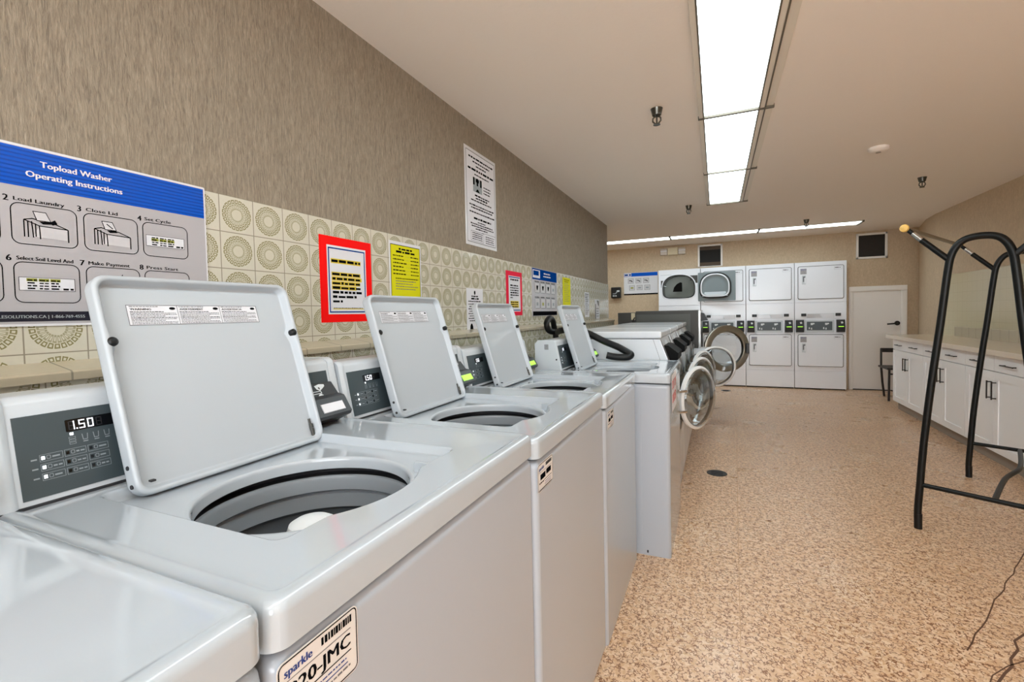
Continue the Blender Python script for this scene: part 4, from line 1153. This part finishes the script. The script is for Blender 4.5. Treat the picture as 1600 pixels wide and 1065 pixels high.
# pink bordered notice
root = empty('pink_notice', (XW, 3.05, 1.42), label='white notice with a pink-red border on the tiles above the third lid', category='notice')
S = FR((0.0005, -0.143, -0.155), (0, 1, 0), (0, 0, 1))
mb = MB(); S.slab(mb, 0, 0.284, 0, 0.313, 0, 0.0006, M_PINK); mb.build('pink_backing', root, smooth=False)
mb = MB(); S.rect(mb, 0.042, 0.250, 0.028, 0.280, 0.001, M_PAPERW); S.rect(mb, 0.05, 0.243, 0.268, 0.274, 0.0014, M_NAVY); S.rect(mb, 0.05, 0.243, 0.035, 0.041, 0.0014, M_NAVY)
S.words(mb, 0.075, 0.215, 0.248, 0.012, 0.0014, M_INK, 1)
for k in range(6): S.words(mb, 0.07, 0.215 if k < 5 else 0.11, 0.208-k*0.017, 0.010, 0.0014, M_INK, 2+k)
for k in range(3):
    S.rect(mb, 0.068, 0.215, 0.088-k*0.016, 0.103-k*0.016, 0.0014, M_HILITE); S.words(mb, 0.072, 0.212, 0.090-k*0.016, 0.009, 0.0018, M_INK, 12+k)
mb.build('notice_sheet', root, smooth=False)

# blue header sign for the front loaders
root = empty('loader_instruction_sign', (XW, 3.70, 1.26), label='grey pictogram sign with a dark blue top band on the left wall tiles', category='sign')
S = FR((0.0005, -0.31, -0.005), (0, 1, 0), (0, 0, 1)); SW, SH = 0.615, 0.385
mb = MB(); S.slab(mb, 0, SW, 0, SH, 0, 0.004, M_SIGNG); S.rect(mb, 0.01, SW-0.01, 0.004, 0.038, 0.0044, M_INK); mb.build('sign_panel', root, smooth=False)
mb = MB(); S.rect(mb, 0.006, SW-0.006, 0.292, SH-0.006, 0.0044, M_NAVY); S.rect(mb, 0.018, 0.18, 0.305, SH-0.016, 0.0048, M_PAPERW); S.words(mb, 0.03, 0.165, 0.325, 0.04, 0.0052, M_NAVY, 5)
S.words(mb, 0.27, 0.43, 0.345, 0.012, 0.0048, M_PAPERW, 6); S.words(mb, 0.26, 0.44, 0.322, 0.012, 0.0048, M_PAPERW, 7); mb.build('header_band', root, smooth=False)
for i in range(4):
    for j in range(2):
        u, v = 0.055+i*0.132, 0.185-j*0.125
        mb = MB(); S.rect(mb, u, u+0.112, v, v+0.085, 0.0044, M_PIC); S.outline(mb, u, u+0.112, v, v+0.085, 0.004, 0.0048, M_INKD, 0.012); S.words(mb, u, u+0.1, v+0.089, 0.007, 0.0048, M_INK, i+4*j)
        if j == 0 and i < 3: S.poly(mb, [(u+0.035, v+0.06), (u+0.08, v+0.06), (u+0.068, v+0.03), (u+0.055, v+0.02), (u+0.042, v+0.03)], 0.0052, M_INK)
        else: S.rect(mb, u+0.035, u+0.075, v+0.025, v+0.05, 0.0052, M_INKG if i != 1 else M_OLIVE)
        mb.build('step_picture', root, smooth=False)

mb = MB(); S = FL_(4.19, 1.345); S.slab(mb, 0, 0.25, 0, 0.268, 0, 0.0008, M_YEL)
for k in range(13): S.words(mb, 0.05, 0.21-0.02*(k % 3), 0.242-k*0.017, 0.007, 0.0012, M_INK if k < 2 else M_OLIVE, k)
mb.build('schedule_sheet', smooth=False, label='yellow schedule sheet just right of the dark blue sign on the left wall', category='notice')
mb = MB(); S = FL_(4.97, 1.225); S.slab(mb, 0, 0.2, 0, 0.275, 0, 0.0008, M_PAPERW)
for k in range(12): S.words(mb, 0.03, 0.17-0.02*(k % 3), 0.250-k*0.02, 0.010, 0.0012, M_INK if k < 5 else M_INKD, k)
mb.build('instruction_sheet', smooth=False, label='narrow white sheet on the left wall tiles past the yellow sheet', category='notice')
mb = MB(); S = FL_(5.43, 1.195); S.slab(mb, 0, 0.24, 0, 0.235, 0, 0.0008, M_PAPERW); S.rect(mb, 0.01, 0.05, 0.0, 0.18, 0.0012, M_GREYD); S.poly(mb, [(0.1, 0.225), (0.2, 0.22), (0.22, 0.15), (0.16, 0.17)], 0.0012, M_GREYD)
for k in range(4): S.words(mb, 0.08, 0.2, 0.12-k*0.03, 0.012, 0.0012, M_INKD, k)
mb.build('instruction_sheet', smooth=False, label='white sheet with dark marks nearest the end of the left wall', category='notice')

# ------------------------------------------------------------------ base cabinets and counter on the right
CX = 2.0
def cabinet_unit():
    """local: front plane x=0 facing -x, y 0..0.918, depth 0.51"""
    root = empty('base_cabinet', label='', category='cabinet', group='white base cabinets along the right wall')
    W = 0.918
    mb = MB(); mb.box(0.02, 0.508, 0.001, W-0.001, 0.10, 0.872, M_CAB); mb.box(0.055, 0.5, 0.001, W-0.001, 0.0, 0.10, M_KICK); mb.build('carcass', root, smooth=False)
    for k in range(2):
        y0, y1 = 0.0015+k*W/2, W/2-0.0015+k*W/2
        mb = MB(); mb.box(0.0, 0.02, y0, y1, 0.745, 0.868, M_CAB, 0.002)
        d = mb.build('drawer', root)
        mb = MB(); yc = (y0+y1)/2
        mb.tube([(-0.026, yc-0.085, 0.803), (-0.026, yc+0.085, 0.803)], 0.0055, M_PULL, 8)
        for s in (-1, 1): mb.tube([(0.0, yc+s*0.07, 0.803), (-0.026, yc+s*0.07, 0.803)], 0.0045, M_PULL, 8)
        mb.build('drawer_pull', d)
        mb = MB(); t = 0.062; z0, z1 = 0.105, 0.738
        mb.box(0.008, 0.02, y0+0.01, y1-0.01, z0+0.01, z1-0.01, M_CAB)
        for p in ((y0, y0+t, z0, z1), (y1-t, y1, z0, z1), (y0+t, y1-t, z0, z0+t), (y0+t, y1-t, z1-t, z1)):
            mb.box(0.0, 0.02, *p, M_CAB, 0.0015)
        d = mb.build('door', root)
        yh = W/2+(0.036 if k else -0.036)
        mb = MB(); mb.tube([(-0.028, yh, 0.520), (-0.028, yh, 0.665)], 0.0055, M_PULL, 8)
        for z in (0.53, 0.655): mb.tube([(0.0, yh, z), (-0.028, yh, z)], 0.0045, M_PULL, 8)
        mb.build('door_pull', d)
    return root
bc = cabinet_unit(); bc.location = (CX, 6.262, 0); bc['label'] = 'white base cabinet at the far end of the counter, next to the chair'
dup(bc, (CX, 5.342, 0), 'white base cabinet between the far-end cabinet and the one behind the rack')
dup(bc, (CX, 4.422, 0), 'white base cabinet nearest the camera, seen between the rack legs')
mb = MB(); mb.box(1.955, XR-0.009, 4.40, 7.30, 0.8735, 0.917, M_COUNTER, 0.005)
mb.build('countertop', label='long beige countertop resting on the white base cabinets', category='countertop')

# ------------------------------------------------------------------ chair behind the counter end
root = empty('side_chair', (2.10, 7.62, 0), label='dark wooden chair standing between the counter end and the white door', category='chair')
mb = MB(); mb.box(-0.01, 0.41, 0.10, 0.50, 0.418, 0.445, M_CHAIR, 0.008); mb.build('seat', root)
for x in (0.02, 0.38):
    s = -1 if x < 0.2 else 1
    mb = MB(); mb.tube([(x, 0.13, 0.42), (x+s*0.008, 0.11, 0.2), (x+s*0.012, 0.10, 0.0)], 0.014, M_CHAIR, 8); mb.build('leg', root)
    mb = MB(); mb.tube([(x, 0.47, 0.42), (x+0.02, 0.49, 0.2), (x+0.05, 0.52, 0.0)], 0.014, M_CHAIR, 8); mb.build('leg', root)
    mb = MB(); mb.tube([(x, 0.47, 0.43), (x+0.004, 0.49, 0.55), (x+0.012, 0.52, 0.68)], 0.013, M_CHAIR, 8); mb.build('back_post', root)
mb = MB(); mb.box(0.025, 0.40, 0.507, 0.532, 0.625, 0.685, M_CHAIR, 0.006); mb.build('back_rail', root)
mb = MB(); mb.tube([(0.02, 0.13, 0.36), (0.38, 0.13, 0.36)], 0.010, M_CHAIR, 8); mb.build('stretcher', root)

# ------------------------------------------------------------------ drying rack
P1 = Vector((1.051, 3.326, 0)); P2 = Vector((1.701, 4.459, 0)); wv = Vector((0.867, -0.498, 0)); ax_ = (P2-P1).normalized()
mid = (P1+P2)/2
root = empty('hanging_rack', (mid.x, mid.y, 0), label='black tubular hanging rack on splayed legs in front of the cabinets', category='rack')
def RP(base, s, z): return base-mid+wv*s+Vector((0, 0, z))
prof = [(-0.004, 0.0), (-0.006, 0.10), (0.003, 0.255), (0.018, 0.50), (0.048, 0.84), (0.082, 1.16), (0.110, 1.45), (0.124, 1.54), (0.150, 1.595), (0.185, 1.622), (0.237, 1.630)]
prof = prof+[(0.474-s, z) for s, z in reversed(prof[:-1])]
for base, nm in ((P1, 'near'), (P2, 'far')):
    mb = MB(); mb.tube(smoothpath([RP(base, s, z) for s, z in prof], 6), 0.0180, M_RACK, 14); f_ = mb.build('end_frame', root)
    for s in (prof[0], prof[-1]):
        mb = MB(); mb.cyl(RP(base, s[0], 0.0), RP(base, s[0], 0.085), 0.019, M_RUB, 14); mb.build('foot', f_)
    mb = MB(); mb.tube([RP(base, 0.003, 0.255), RP(base, 0.471, 0.255)], 0.0125, M_RACK, 12); mb.build('cross_bar', root)
    for sg in (0, 1):
        X = (lambda s: s) if sg == 0 else (lambda s: 0.474-s)
        mb = MB(); mb.tube([RP(base, X(0.118), 1.515), RP(base, X(0.0), 1.640)], 0.0150, M_RACK, 12)
        mb.tube([RP(base, X(0.0), 1.640), RP(base, X(-0.038), 1.682)], 0.0135, M_CHROME, 12)
        mb.tube([RP(base, X(-0.038), 1.682), RP(base, X(-0.062), 1.708)], 0.0115, M_RACK, 12)
        mb.build('side_arm', root)
for sg in (0, 1):
    s = -0.072 if sg == 0 else 0.546
    mb = MB(); mb.tube([RP(P1, s, 1.716)-ax_*0.015, RP(P2, s, 1.716)+ax_*0.03], 0.0115, M_RACKR, 12); rod = mb.build('hanging_rod', root, label='bare steel hanging rod')
    mb = MB(); c = RP(P1, s, 1.716)-ax_*0.016
    mb.lathe([(0, -0.016), (0.010, -0.015), (0.019, -0.010), (0.022, -0.002), (0.022, 0.004), (0, 0.006)], c, ax_, M_PLUG, 20); mb.build('end_plug', rod, label='amber plastic end plug')
    mb = MB(); c = RP(P2, s, 1.716)+ax_*0.031
    mb.lathe([(0, 0.016), (0.010, 0.015), (0.019, 0.010), (0.022, 0.002), (0.022, -0.004), (0, -0.006)], c, ax_, M_PLUG, 20); mb.build('end_plug', rod, label='amber plastic end plug')
mb = MB(); a = RP(P1, 0.30, 0.255); b = RP(P2, 0.25, 0.255)
mb.tube(smoothpath([a, a+(b-a)*0.35+Vector((0, 0, 0.004)), a+(b-a)*0.6+Vector((0.03, -0.02, 0.006)), b], 6), 0.0125, M_RACK, 12); mb.build('tie_bar', root)

# ------------------------------------------------------------------ floor drains
for (x, y, r, l) in ((-0.008, 3.915, 0.072, 'round black floor drain in the aisle beside the front-load doors'), (0.12, 8.01, 0.07, 'small dark floor drain in front of the stacked dryers')):
    mb = MB(); mb.lathe([(0, 0.002), (r*0.86, 0.0025), (r, 0.004), (r*1.04, 0.0008)], (x, y, 0), (0, 0, 1), M_BLACK, 32)
    for k in range(-2, 3): mb.box(x-r*0.6, x+r*0.6, y+k*r*0.28-0.004, y+k*r*0.28+0.004, 0.002, 0.0035, M_GAP)
    mb.build('floor_drain', label=l, category='drain')
